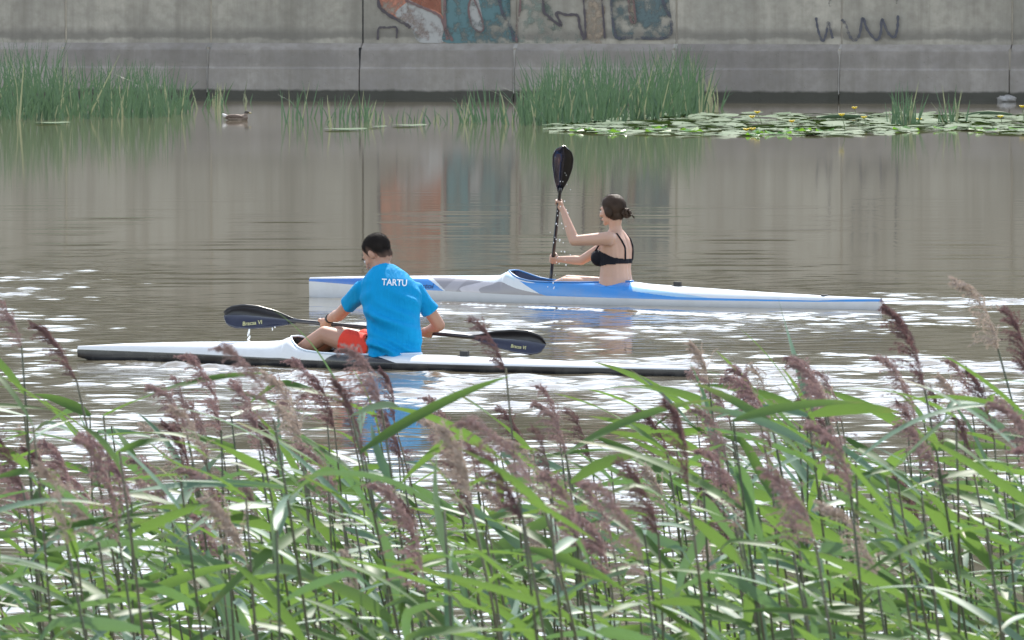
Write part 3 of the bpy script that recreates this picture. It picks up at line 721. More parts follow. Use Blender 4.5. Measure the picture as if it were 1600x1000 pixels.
# ------------------------------------------------------------------ paddles
def paddle(p_a, p_b, length, label, faces, blade_w, twist, text=None):
    """p_a -> p_b: two points on the shaft axis; faces: outward face normal of each blade."""
    ax = (p_b - p_a).normalized(); c = (p_a + p_b) / 2
    root = empty('paddle', (0, 0, 0)); tag(root, label, 'paddle')
    ends = [c - ax * length / 2, c + ax * length / 2]
    BL = 0.50
    a, b = ends[0] + ax * (BL - 0.06), ends[1] - ax * (BL - 0.06)
    G().tube([a, a + ax * 0.1, b - ax * 0.1, b], [0.013, 0.0145, 0.0145, 0.013], 14).obj('shaft', M_shaft, root)
    res = []
    for e, (end, dr) in enumerate(((ends[0], -ax), (ends[1], ax))):
        nrm = (faces[e] - dr * faces[e].dot(dr)).normalized(); sd_ = dr.cross(nrm).normalized() * twist[e]
        v, f = [], []; NU, NW = 22, 10
        base = end - dr * BL
        for i in range(NU + 1):
            u = i / NU
            lo = np.interp(u, [0, .08, .3, .6, .82, .93, .98, 1], [-.016, -.026, -.055, -.082, -.088, -.072, -.045, -.012]) * blade_w / 0.165
            hi = np.interp(u, [0, .08, .3, .55, .75, .9, .97, 1], [.016, .022, .058, .080, .082, .062, .035, .012]) * blade_w / 0.165
            for j in range(NW + 1):
                q = j / NW
                yv = lo + (hi - lo) * q
                cup = -0.030 * math.sin(math.pi * q) * math.sin(math.pi * min(1, u * 1.15) * .9) - 0.02 * (u ** 2) + 0.022 * (max(0, q - .75) / .25) ** 2 * u
                v.append(base + dr * (u * BL) + sd_ * yv + nrm * cup)
        for i in range(NU):
            for j in range(NW):
                f.append((i * (NW + 1) + j, i * (NW + 1) + j + 1, (i + 1) * (NW + 1) + j + 1, (i + 1) * (NW + 1) + j))
        me = mesh_of('blade', v, f); me.materials.append(M_blade); me.materials.append(M_blade_dark)
        for p in me.polygons:
            if (p.index % NW) > NW * 0.52: p.material_index = 1
        o = link('blade', me, None, root)
        bm = bmesh.new(); bm.from_mesh(me); bmesh.ops.solidify(bm, geom=bm.faces[:], thickness=0.006); bm.to_mesh(me); bm.free()
        me.polygons.foreach_set('use_smooth', [True] * len(me.polygons))
        res.append(o)
    return root, res, ax

# man's paddle: nearly square to the view, over the knees
dM = None
t_m = 0.525; pm = WB.lerp(WS, t_m); dM = pm.y
def m_(x, y, dd=0.0): return at(x, y, dM + dd)
mp_a, mp_b = m_(349, 491, 0.80), m_(852, 537, 0.36)
man_paddle, man_blades, m_ax = paddle(mp_a, mp_b, (mp_b - mp_a).length, 'dark blue paddle held level in the hands of the man', [Vector((0, -1, 0.25)), Vector((0, -1, 0.25))], 0.158, (1, -1))
lettering('lettering', 'Bracsa VI', 379, 509.5, 6.5, 31, -0.09, man_blades[0], M_decal, 0.003, 0.15, 0.012)
lettering('lettering', 'Bracsa VI', 798, 543.5, 5.5, 24, 0.13, man_blades[1], M_decal, 0.003, 0.15, 0.012)

t_w = 0.543; pw = BB.lerp(BS, t_w); dW = pw.y
def w_(x, y, dd=0.0): return at(x, y, dW + dd)
hu, hl = w_(873, 318, -0.02), w_(864, 404, 0.42)
axw = (hl - hu).normalized()
# continue the shaft line up to the blade tip seen at (875, 230)
k_ = (w_(875, 230, 0).z - hu.z) / axw.z
wp_top = hu + axw * k_; wp_bot = wp_top + axw * 2.12
woman_paddle, woman_blades, w_ax = paddle(wp_top, wp_bot, 2.12, 'dark paddle held upright by the woman with one blade raised', [Vector((0.15, -1, -.6)), Vector((-1, .3, 0.1))], 0.158, (1, 1))

# ------------------------------------------------------------------ people
def frame(fwd, up):
    f_ = Vector(fwd).normalized(); r_ = f_.cross(Vector(up)).normalized(); u_ = r_.cross(f_)
    return Matrix((r_, f_, u_)).transposed()        # columns: right, forward, up
def head(g, M, o, k=1.0):
    P = lambda *p: o + M @ (Vector(p) * k)
    def E(c, r): g.ell(P(*c), tuple(q * k for q in r), M, 20, 14)
    E((0, -.012, .045), (.075, .098, .087)); E((0, .035, .0), (.060, .064, .086)); E((0, .042, -.052), (.049, .05, .045))
    E((0, .080, -.085), (.022, .018, .017)); E((0, .083, .040), (.046, .018, .012)); E((0, .096, -.052), (.022, .010, .010))
    for s in (-1, 1):
        E((s * .077, -.004, .0), (.010, .024, .034)); E((s * .044, .068, -.012), (.02, .022, .018))
    g.limb([P(0, .098, .022), P(0, .116, -.016)], [.009 * k, .014 * k])
def face_bits(M, o, parent, k=1.0):
    P = lambda *p: o + M @ (Vector(p) * k)
    for s in (-1, 1):
        e = G().ell(P(s * .031, .090, .012), (.013 * k, .010 * k, .008 * k), M, 12, 8).obj('eye', M_eye, parent)
        G().ell(P(s * .031, .0975, .012), (.006 * k, .004 * k, .006 * k), M, 10, 6).obj('iris', M_iris, e)
        G().tube([P(s * .014, .103, .032), P(s * .03, .103, .037), P(s * .047, .088, .033)], [.003, .004, .002], 6).obj('eyebrow', M_hair2, parent)
    G().ell(P(0, .104, -.052), (.021 * k, .005 * k, .007 * k), M, 12, 8).obj('lips', M_lip, parent)
def hair(M, o, body, m, line, grow, k=1.0, strands=4000, slen=.01, comb=0.0, ears=False, fade=0.0):
    """hair grows from the scalp of the body mesh above a hairline given as (y, z) in head axes"""
    Mi = M.transposed(); ly = [l[0] for l in line]; lz = [l[1] for l in line]
    bm = bmesh.new(); bm.from_mesh(body.data); bm.normal_update()
    def loc(p): return Mi @ (p - o) / k
    def over(p): return p.z - np.interp(p.y, ly, lz) - .003 * math.sin(p.x * 170) - .002 * math.sin(p.y * 260)
    gone = []
    for fc in bm.faces:
        p = loc(fc.calc_center_median())
        if p.length > .19 or over(p) < 0 or (not ears and abs(p.x) > .081): gone.append(fc)
    bmesh.ops.delete(bm, geom=gone, context='FACES')
    base = [(q.co.copy(), q.normal.copy()) for q in bm.verts]
    for q in bm.verts:
        p = loc(q.co); ov = over(p)
        q.co += q.normal * grow * min(1, .25 + max(0, ov) / .03) * (1 + .18 * math.sin(p.x * 90 + p.z * 60) * math.sin(p.y * 70))
    rr_ = random.Random(9)
    for _ in range(strands):
        b0, nrm = rr_.choice(base); p = loc(b0); ov = max(0, over(p)); thin = min(1.0, .3 + ov / .05)
        fall = M @ Vector((0, -1, -.75)); fall = fall - nrm * fall.dot(nrm)
        d = (nrm * (1 - comb) * .5 + fall * (.3 + comb) + Vector((rr_.gauss(0, .2), rr_.gauss(0, .2), rr_.gauss(0, .2)))).normalized()
        sd_ = d.cross(nrm).normalized() * .0011; b1 = b0 + nrm * grow * min(1, .25 + ov / .03) * .8; tip = b1 + d * slen * thin * rr_.uniform(.7, 1.2)
        if comb: tip = tip - nrm * max(0, (tip - b1).dot(nrm) - .004)
        bm.faces.new([bm.verts.new(q) for q in (b1 - sd_, b1 + sd_, tip)])
    me = bpy.data.meshes.new('hair'); bm.to_mesh(me); bm.free()
    a_ = me.color_attributes.new('fade', 'FLOAT_COLOR', 'POINT')
    for i_, q in enumerate(me.vertices):
        t_ = 1.0 if not fade else min(1.0, max(0.0, over(loc(q.co)) / fade)) ** .8
        a_.data[i_].color = (t_, t_, t_, 1)
    return link('hair', me, m, body)
def hand(g, grip, axis, wrist, thumb_to, sense=1.0, R0=0.0145, k=1.0):
    """a hand closed round a shaft at grip; axis along the shaft; fingers side by side along the axis."""
    ax = axis.normalized(); p = wrist - grip; p = (p - ax * p.dot(ax)).normalized(); q = ax.cross(p) * sense
    palm = grip + p * (R0 + .016)
    g.ell(palm, (.040 * k, .017 * k, .030 * k), Matrix((ax, p, q)).transposed(), 14, 10)
    g.limb([wrist, wrist.lerp(palm, 0.5), palm], [.026 * k, .027 * k, .024 * k])
    g.limb([palm + ax * .022 * k, palm - ax * .022 * k], [.019 * k, .018 * k])
    for i in range(4):
        off = ax * ((i - 1.5) * .0205 * k) * thumb_to; end = (215, 235, 228, 200)[i]; pts = []
        for a in (15, 60, 105, 150, end):
            t = R(a); rr = R0 + .0095 * k
            pts.append(grip + off + (p * math.cos(t) + q * math.sin(t)) * rr)
        r = (.0098, .0102, .0098, .0086)[i] * k
        g.limb([palm + off * .95 + q * .012] + pts, [r * 1.1] + [r] * 3 + [r * .92, r * .85], 10)
    pts = []
    for a, o2 in ((-25, .050), (-75, .045), (-120, .036), (-155, .026)):
        t = R(a); pts.append(grip - ax * o2 * thumb_to * k + (p * math.cos(t) + q * math.sin(t)) * (R0 + .0105 * k))
    g.limb([palm - ax * .024 * thumb_to * k] + pts, [.015 * k, .0125 * k, .0115 * k, .0105 * k, .009 * k], 10)

def ring(c, side, front, a, b, y=1.0): return (c, side * a, front * b)

# ---- the man
def on_shaft(A, B, x):                       # point of the shaft seen in photo column x
    lo, hi = 0.0, 1.0
    for _ in range(40):
        m = (lo + hi) / 2; p = A.lerp(B, m); q = 800 + p.x * F / p.y
        if (q < x) == (B.x > A.x): lo = m
        else: hi = m
    return A.lerp(B, lo)
mside = Vector((math.cos(R(10)), math.sin(R(10)), 0)); 
spine = [(617, 556, -.01, .158, .115), (617, 540, .0, .168, .118), (615, 515, .035, .165, .108), (613, 488, .085, .178, .112), (611, 465, .13, .192, .118), (608, 447, .165, .182, .108), (604, 432, .195, .135, .088), (599, 421, .225, .082, .072)]
cs = [m_(a[0], a[1], a[2]) for a in spine]
def torso_rings(infl=0.0, rows=None):
    out = []
    for i, a in enumerate(spine):
        t = (cs[min(i + 1, len(cs) - 1)] - cs[max(i - 1, 0)]).normalized()
        fr = t.cross(mside).normalized(); fr = fr if fr.y > 0 else -fr
        out.append((cs[i], mside * (a[3] + infl), fr * (a[4] + infl)))
    return out
mh_M = frame((-math.sin(R(54)) * math.cos(R(38)), math.cos(R(54)) * math.cos(R(38)), -math.sin(R(38))), (0, 0, 1))
mh_o = m_(591, 397.5, .285)
sh_l, sh_r = m_(567, 453, .175), m_(649, 454, .185)
el_l = m_(530, 492, .40); el_r = m_(686, 508, .30)
gr_l = on_shaft(mp_a, mp_b, 510); gr_r = on_shaft(mp_a, mp_b, 667)
wr_l = gr_l + (el_l - gr_l).normalized() * 0.075 + Vector((0, -.01, .02)); wr_r = gr_r + (el_r - gr_r).normalized() * 0.075 + Vector((0, -.01, .012))
hipL, hipR = m_(597, 552, .02), m_(634, 552, .09)
kneeL, kneeR = m_(507, 523, .26), m_(528, 523, .40)
footL, footR = m_(436, 571, .46), m_(455, 571, .56)
g = G(); g.loft(torso_rings(-0.022))
g.limb([m_(600, 424, .22), m_(594, 408, .262), mh_o + mh_M @ Vector((0, -.03, -.03))], [.062, .057, .06])
head(g, mh_M, mh_o, 1.05)
for s_, e_, w__ in ((sh_l, el_l, wr_l), (sh_r, el_r, wr_r)):
    g.limb([cs[5].lerp(s_, .45), s_, s_.lerp(e_, .45), e_, e_.lerp(w__, .3), e_.lerp(w__, .75), w__], [.052, .045, .045, .041, .042, .032, .027])
hand(g, gr_l, m_ax, wr_l, 1.0, 1.0); hand(g, gr_r, m_ax, wr_r, -1.0, 1.0)
for h_, k__, f_ in ((hipL, kneeL, footL), (hipR, kneeR, footR)):
    g.limb([cs[0], h_, h_.lerp(k__, .5), k__, k__.lerp(f_, .3), k__.lerp(f_, .8), f_, f_ + W_dir * .0 + Vector((0, 0, .0))], [.10, .088, .078, .058, .056, .038, .036, .036])
    g.limb([f_, f_ + W_dir * .10 + Vector((0, 0, .06))], [.036, .026])
me = remesh(g, 'person', .0058, 7, .5)
man = link('person', me, M_skin)
tag(man, 'short-haired paddler in a blue shirt and coral shorts seated in the white kayak', 'person')
hair(mh_M, mh_o, man, M_hair, [(-.14, -.066), (-.06, -.064), (-.035, -.045), (-.022, .0), (.0, .034), (.014, .026), (.03, .0), (.04, .045), (.065, .088), (.1, .10)], .0035, 1.05, 6500, .007, fade=.045)
face_bits(mh_M, mh_o, man, 1.05)
# stubble beard band is left to skin; shirt
g = G()
sr = torso_rings(0.012); sr[0] = (sr[0][0] + Vector((0, 0, -.015)), sr[0][1] * 1.03, sr[0][2] * 1.05)
g.loft(sr)
for s_, e_, sg in ((sh_l, el_l, -1), (sh_r, el_r, 1)):
    e2 = s_.lerp(e_, .62)
    g.limb([cs[5].lerp(s_, .5), s_, s_.lerp(e2, .6)], [.080, .064, .061])
    g.tube([s_, s_.lerp(e2, .6), e2], [.063, .061, .061], 16)
me = remesh(g, 'shirt', .0062, 6, .5)
# folds pulled into the cloth: diagonal drag lines over the back and gathers at the waist
co = np.empty(len(me.vertices) * 3, np.float32); me.vertices.foreach_get('co', co); co = co.reshape(-1, 3)
nr = np.empty(len(me.vertices) * 3, np.float32); me.vertex_normals.foreach_get('vector', nr); nr = nr.reshape(-1, 3)
sx = (co[:, 0] - cs[2].x); sz = (co[:, 2] - cs[2].z)
u = sx * .58 + sz * .81; v_ = -sx * .81 + sz * .58
low = 1 - smooth(.02, .30, sz)
fold = (0.0052 * np.sin(u * 62 + 1.8 * np.sin(v_ * 9)) * (0.45 + .55 * np.sin(v_ * 11 + u * 7)) + .0045 * np.sin(u * 31 - v_ * 6 + 2 * np.sin(v_ * 7))) * (0.30 + 0.9 * low)
fold += .006 * np.sin(sz * 70 + sx * 24 + 2 * np.sin(sx * 12)) * (1 - smooth(-.12, -.02, sz))
fold += .005 * np.sin((sz + abs(sx) * .8) * 55) * smooth(.12, .2, np.abs(sx)) * smooth(.02, .1, sz)
fold *= 1 - .75 * smooth(.13, .19, np.abs(sx)); fold = np.where(fold < 0, fold * .6, fold)
co += nr * (fold * 4.2)[:, None]
me.vertices.foreach_set('co', co.ravel()); me.update()
# trim neck opening and sleeve ends
bm = bmesh.new(); bm.from_mesh(me); kill = []
nk_c = cs[-1]; nk_n = (cs[-1] - cs[-2]).normalized()
for q in bm.verts:
    if (q.co - (nk_c + nk_n * .0)).dot(nk_n) > 0 and (q.co - nk_c).length < .14: kill.append(q)
    elif q.co.z < .095: kill.append(q) if q.co.z < .06 else None
    for s_, e_ in ((sh_l, el_l), (sh_r, el_r)):
        e2 = s_.lerp(e_, .60); dr = (e_ - s_).normalized()
        if (q.co - e2).dot(dr) > 0 and (q.co - e2).length < .16 and (q.co - cs[3]).length > .2: kill.append(q)
bmesh.ops.delete(bm, geom=list(set(kill)), context='VERTS'); bm.to_mesh(me); bm.free()
shirt = link('shirt', me, M_shirt, man); md = shirt.modifiers.new('t', 'SOLIDIFY'); md.thickness = .004; md.offset = -1
lettering('lettering', 'TARTU', 596.3, 446.0, 10.5, 39, 0.045, shirt, M_white_print, 0.004, 0.0, 0.022)
# shorts
g = G()
for h_, k__ in ((hipL, kneeL), (hipR, kneeR)):
    e2 = h_.lerp(k__, .66); g.limb([cs[0], h_, h_.lerp(k__, .4)], [.108, .098, .092]); g.tube([h_, h_.lerp(k__, .4), e2], [.098, .092, .086], 16)
g.loft([(cs[0] + Vector((0, 0, -.05)), mside * .145, Vector((-mside.y, mside.x, 0)) * .10), (cs[1], mside * .15, Vector((-mside.y, mside.x, 0)) * .10)])
sh_me = remesh(g, 'shorts', .009, 4)
bm = bmesh.new(); bm.from_mesh(sh_me)
bmesh.ops.delete(bm, geom=[q for q in bm.verts if q.co.z > cs[0].z + .02 and (q.co - cs[0]).length < .19 or q.co.z > cs[1].z + .03 and (q.co - cs[1]).length < .2], context='VERTS'); bm.to_mesh(sh_me); bm.free()
link('shorts', sh_me, M_shorts, man)
# wristband
dr = (wr_l - el_l).normalized(); G().tube([wr_l - dr * .012, wr_l + dr * .012], .033, 16).obj('wristband', M_black, man)

# ---- the woman
wf = Vector((-.90, .44, 0)).normalized(); wr_side = Vector((wf.y, -wf.x, 0))    # her right-hand side, pointing away
ws = [(962, 456, .0, .165, .13), (962, 446, .0, .168, .132), (962, 432, .0, .145, .118), (962, 419, .0, .140, .110), (963, 404, .01, .150, .115), (963, 388, .015, .158, .112), (963, 374, .015, .155, .092), (963, 365, .01, .105, .066), (962, 359, .01, .06, .055)]
wc = [w_(a[0], a[1], a[2]) for a in ws]
wM = frame((-.84, .54, -.12), (0, 0, 1)); wo = w_(957.5, 331, .0)
g = G(); g.loft([(wc[i], wr_side * a[3], wf * a[4]) for i, a in enumerate(ws)])
g.limb([w_(963, 364, .0), w_(961, 352, .0), wo + wM @ Vector((0, -.03, -.02))], [.054, .049, .052])
head(g, wM, wo, 0.98)
shL, shR = w_(951, 372.5, -.165), w_(958, 377, .17)
elL = w_(897, 376, -.15); wL = hu + (elL - hu).normalized() * .07 + Vector((0.012, -.01, 0))
elR = w_(908, 407, .30); wR = hl + (elR - hl).normalized() * .075
g.limb([wc[6] - wr_side * .06, shL, shL.lerp(elL, .45), elL, elL.lerp(wL, .25), elL.lerp(wL, .7), wL], [.06, .056, .049, .041, .041, .031, .025])
g.limb([wc[5] + wr_side * .08, shR, shR.lerp(elR, .5), elR, elR.lerp(wR, .3), elR.lerp(wR, .75), wR], [.055, .05, .044, .037, .037, .030, .025])
hand(g, hu, w_ax, wL, 1.0, -1.0, k=.92); hand(g, hl, w_ax, wR, 1.0, 1.0, k=.92)
cupL = wc[4] + wf * .115 - wr_side * .066 + Vector((0, 0, .006)); cupR = wc[4] + wf * .115 + wr_side * .066 + Vector((0, 0, .006))
for c_ in (cupL, cupR): g.ell(c_, (.066, .066, .062))
whipL, whipR = w_(955, 452, -.02), w_(962, 452, .12)
wkL, wkR = w_(882, 443, .20), w_(888, 440, .36)
wfL, wfR = w_(818, 468, .42), w_(826, 468, .52)
for h_, k__, f_ in ((whipL, wkL, wfL), (whipR, wkR, wfR)):
    g.limb([wc[0], h_, h_.lerp(k__, .5), k__, k__.lerp(f_, .3), k__.lerp(f_, .8), f_], [.10, .086, .073, .054, .052, .036, .034])
    g.limb([f_, f_ + B_dir * .09 + Vector((0, 0, .05))], [.034, .024])
me = remesh(g, 'person', .0058, 7, .5)
woman = link('person', me, M_skin2)
co = np.empty(len(woman.data.vertices) * 3, np.float32); woman.data.vertices.foreach_get('co', co); co = co.reshape(-1, 3)
nr = np.empty_like(co).ravel(); woman.data.vertex_normals.foreach_get('vector', nr); nr = nr.reshape(-1, 3)
q_ = co - np.array(wc[4]); fw_ = q_ @ np.array(wf); sd2 = q_ @ np.array(wr_side); back = smooth(.0, .05, -fw_) * smooth(-.22, -.14, q_[:, 2]) * (1 - smooth(.16, .22, q_[:, 2]))
dv = -.0075 * np.exp(-(sd2 / .016) ** 2) + .007 * np.exp(-((np.abs(sd2) - .075) / .03) ** 2 - ((q_[:, 2] - .085) / .05) ** 2) - .004 * np.exp(-((np.abs(sd2) - .115) / .02) ** 2)
woman.data.vertices.foreach_set('co', (co + nr * (dv * back)[:, None]).astype(np.float32).ravel()); woman.data.update()
tag(woman, 'bare-shouldered paddler in a black bikini top seated in the blue kayak', 'person')
hw = hair(wM, wo, woman, M_hair2, [(-.14, -.062), (-.06, -.066), (-.02, -.060), (.01, -.045), (.03, -.012), (.045, .035), (.065, .080), (.1, .095)], .012, .98, 5200, .035, .8, True)
face_bits(wM, wo, woman, 0.98)
g = G(); P = lambda *p: wo + wM @ Vector(p)
rr = random.Random(3)
for i in range(26):                            # loose bun wound from strands
    a0 = rr.uniform(0, 6.28); cc = P(rr.uniform(-.012, .012), -.128 + rr.uniform(-.008, .008), -.022 + rr.uniform(-.01, .01)); pts = []
    tilt = wM @ Euler((rr.uniform(0, 3), rr.uniform(0, 3), 0)).to_matrix()
    for j in range(10):
        a = a0 + j * .5; pts.append(cc + tilt @ Vector((math.cos(a) * .027, math.sin(a) * .027, 0)))
    g.tube(pts, .007, 6)
for i in range(9):
    a = P(rr.uniform(-.01, .01), -.14, -.03); g.tube([a, a + wM @ Vector((rr.uniform(-.01, .01), -.03, -.012)), a + wM @ Vector((rr.uniform(-.02, .02), -.05, -.035 + rr.uniform(-.01, .01)))], [.004, .003, .001], 5)
g.obj('bun', M_hair2, hw)
# bikini top follows the body surface
bpy.context.view_layer.update()
def garment(name, src, keep, m, parent, off):
    bm = bmesh.new(); bm.from_mesh(src); bm.normal_update()
    bmesh.ops.delete(bm, geom=[fc for fc in bm.faces if not keep(fc.calc_center_median())], context='FACES')
    for q in bm.verts: q.co += q.normal * off
    me_ = bpy.data.meshes.new(name); bm.to_mesh(me_); bm.free()
    o = link(name, me_, m, parent); md_ = o.modifiers.new('t', 'SOLIDIFY'); md_.thickness = off * .9; md_.offset = -1
    return o
def keep_top(p):
    q = p - wc[4]; fwd = q.dot(wf); sd__ = q.dot(wr_side)
    if abs(sd__) > .185 or fwd > .22 or (p - shL).length < .03: return False
    if p.x < wc[4].x - .24: return False
    lo, hi = -.036, np.interp(fwd, [-.12, -.05, .03, .12], [-.002, .012, .045, .07])
    lo = np.interp(fwd, [-.12, .0, .1, .18], [-.036, -.040, -.062, -.055])
    if fwd > .10 and (p - cupL).length > .085 and (p - cupR).length > .085: return False
    # keep the arms out
    for a_, b_ in ((shL, elL), (shR, elR)):
        t_ = max(0, min(1, (p - a_).dot(b_ - a_) / (b_ - a_).length_squared))
        if t_ > .12 and (p - a_.lerp(b_, t_)).length < .066: return False
    return lo < q.z < hi
top = garment('bikini_top', woman.data, keep_top, M_bikini, woman, .005)
def keep_bottom(p):
    return p.z < wc[1].z + .0 and (p - wc[0]).length < .21 and p.dot(wf) - wc[0].dot(wf) < .10
garment('bikini_bottom', woman.data, keep_bottom, M_bikini, woman, .004)
bv = world_bvh([woman])
for sg in (-1, 1):
    pts = []
    for t_, (ff, hh) in enumerate([(-.115, -.015), (-.115, .05), (-.105, .11), (-.08, .155), (-.03, .19), (.02, .185), (.07, .14), (.11, .08), (.14, .04)]):
        s2 = .075 if ff < -.09 else .088
        p = wc[4] + wf * ff * 1.35 + wr_side * sg * s2 + Vector((0, 0, hh)); h_, n_, _, _ = bv.find_nearest(p)
        pts.append(h_ + n_ * .004)
    G().tube(pts, .0075, 6).obj('strap', M_bikini, top)

# ------------------------------------------------------------------ water drops off the paddles
g = G()
for i in range(62):
    yy = rng.uniform(240, 452); xx = 872 + rng.gauss(0, 8) + (10 if yy < 330 else 4); r = rng.choice([.003, .004, .004, .006])
    g.ell(w_(xx, yy, rng.uniform(-.25, .15)), (r, r, r * 1.4), None, 6, 4)
tag(g.obj('paddle_spray', M_drop), 'bright water drops flying off the raised paddle of the woman', 'water drops', kind='stuff')
g = G()
for i in range(14):
    p = m_(389 + rng.gauss(0, 1.2), 515 + i * 1.7, .76); r = rng.uniform(.003, .006); g.ell(p, (r, r, r * 2.2), None, 6, 4)
for i in range(3):
    p = m_(428 + rng.gauss(0, 1.2), 511 + i * 2, .72); g.ell(p, (.004, .004, .007), None, 6, 4)
tag(g.obj('paddle_drip', M_drop), 'thread of water dripping from the level paddle of the man', 'water drops', kind='stuff')

# ------------------------------------------------------------------ duck
def duck():
    p = gp(371, 187.5); k = 1.0
    g = G(); g.ell((-.02, 0, .045), (.17, .082, .068)); g.ell((.10, 0, .05), (.085, .068, .062)); g.ell((-.13, 0, .062), (.10, .055, .04))
    g.limb([(.13, 0, .075), (.145, 0, .11), (.15, 0, .135)], [.046, .034, .031]); g.ell((.162, 0, .146), (.042, .03, .033)); 
    me = remesh(g, 'duck', .008, 4)
    mb = mat('duck_plumage', (0.2, 0.15, 0.11), .8); q = N(mb); co = q.coord('Object')
    z = q.sep(co)[2]
    n = q.noise(q.mapped(co, (14, 40, 40)), 1.0, 4); c = q.mix(q.ramp(n, [(.35, 0.0), (.6, 1.0)]), (0.10, .07, .05), (.36, .28, .22))
    q.base(q.mix(q.ramp(q.math('SUBTRACT', z, .122), [(0, 0.0), (.01, 1.0)]), c, (.075, .065, .05)))
    o = link('duck', me, mb); o.location = (p.x, p.y, -0.012); o.rotation_euler = (0, 0, R(8))
    tag(o, 'brown mallard duck swimming before the river wall', 'duck')
    G().tube([(.19, 0, .143), (.225, 0, .136), (.245, 0, .132)], [.013, .011, .008], 10).obj('bill', mat('duck_bill', (.30, .24, .06), .4), o)
    mw = mat('duck_white', (.75, .73, .7), .7)
    G().tube([(-.19, 0, .07), (-.235, 0, .10), (-.265, 0, .125)], [.034, .026, .006], 8).obj('tail', mw, o)
    md = mat('duck_wing', (.16, .115, .09), .8)
    for s in (-1, 1):
        g = G(); g.ell((-.04, s * .062, .075), (.14, .026, .036), Euler((0, R(5), 0)).to_matrix(), 16, 10); g.tube([(-.12, s * .06, .075), (-.2, s * .035, .09)], [.024, .005], 8)
        g.obj('wing', md, o); G().ell((.177, s * .026, .155), (.005, .004, .005), None, 8, 6).obj('eye', M_iris, o)
duck()

# ------------------------------------------------------------------ rushes before the wall
def rush_blade(g, base, h, lean, az, w, bend=0.0, segs=4):
    d = Vector((math.cos(az), math.sin(az), 0)); sd_ = Vector((1, 0.2, 0)).normalized(); v, f = [], []
    for i in range(segs + 1):
        t = i / segs; p = base + d * (lean * t + bend * t ** 2.5) * h + Vector((0, 0, h * t * (1 - 0.35 * abs(bend) * t ** 2)))
        ww = w * (1 - t ** 1.8) + .0015; v += [p - sd_ * ww, p + Vector((0, -ww * .7, 0)), p + sd_ * ww]
    for i in range(segs):
        a = 3 * i; f += [(a, a + 1, a + 4, a + 3), (a + 1, a + 2, a + 5, a + 4)]
    g.add(v, f)
def rush_bed(name, label, prof, n, seed, depth, dry=0.06, group=None):
    """prof: photo (x, base row, top row) points; stems stand on the water along it."""
    r = random.Random(seed); g, gd = G(), G(); xs = [p[0] for p in prof]
    c = gp((xs[0] + xs[-1]) / 2, prof[len(prof) // 2][1])
    tuft = n <= 120
    o = empty(name, c) if tuft else None
    for i in range(n):
        x = r.uniform(xs[0], xs[-1]); yb = np.interp(x, xs, [p[1] for p in prof]); yt = np.interp(x, xs, [p[2] for p in prof])
        b = gp(x, yb - depth * r.random() ** 1.3); s = F / b.y
        h = (H - (yt - YH) / s) * (1.06 - .72 * r.random() ** 1.3); h = max(h, .12)
        bend = r.choice([0, 0, r.uniform(-.2, .2), r.uniform(-.6, .6)]); lean = r.gauss(0.03, .19); isd = r.random() < dry
        gg = G() if tuft else gd if isd else g
        rush_blade(gg, b - Vector((c.x, c.y, .12)), h + .12, lean, r.choice([0, math.pi]) + r.uniform(-.7, .7), r.uniform(.008, .019), bend)
        if tuft: gg.obj('dry_stem' if isd else 'stem', M_rush_dry if isd else M_rush, o)
    if not tuft:
        o = empty(name, c); q = g.obj('green_stems', M_rush, o); q['kind'] = 'stuff'
        if gd.v: q = gd.obj('dry_stems', M_rush_dry, o); q['kind'] = 'stuff'
    tag(o, label, 'rushes', group)
    return o
rush_bed('rush_bed', 'wide dense bed of green rushes beside the duck', [(-60, 188, 80), (10, 188, 66), (60, 187, 66), (110, 187, 88), (150, 186, 84), (200, 185, 96), (255, 184, 95), (290, 178, 122)], 620, 1, 16, .08)
rush_bed('rush_bed', 'tall dense bed of dark green rushes at the edge of the lily pads', [(815, 196, 130), (850, 196, 92), (900, 196, 78), (950, 192, 82), (1000, 190, 80), (1045, 186, 72), (1085, 182, 76), (1098, 180, 95)], 640, 2, 12, .05)
rush_bed('rush_tuft', 'thin sparse rushes leaning over the water between duck and bed', [(285, 180, 130), (330, 172, 125), (370, 168, 118), (395, 168, 135)], 34, 3, 12, .5)
rush_bed('rush_tuft', 'small loose tuft of rushes under the open dark wall joint', [(440, 192, 140), (480, 195, 122), (500, 196, 150), (560, 196, 140), (590, 196, 158)], 62, 4, 14, .15)
rush_bed('rush_tuft', 'short rush tuft with pale leaves beside the tall dark bed', [(705, 194, 160), (760, 194, 122), (800, 196, 140), (818, 196, 105)], 52, 5, 8, .15)
rush_bed('rush_tuft', 'fan-shaped tuft of rushes rising from the lily pads', [(1388, 196, 150), (1410, 198, 118), (1432, 197, 140)], 46, 6, 3, .15)
rush_bed('rush_tuft', 'thin tuft of stiff rushes behind the lily pads', [(1465, 195, 150), (1492, 194, 124), (1508, 194, 150)], 20, 7, 3, .3)
rush_bed('rush_tuft', 'few dry rush stems leaning at the end of the tall bed', [(1095, 178, 110), (1115, 174, 118), (1130, 172, 140)], 14, 8, 5, .7)
rush_bed('rush_tuft', 'scattered low rush stems in open water below the graffiti', [(590, 196, 172), (640, 192, 165), (705, 194, 165)], 30, 9, 8, .4)

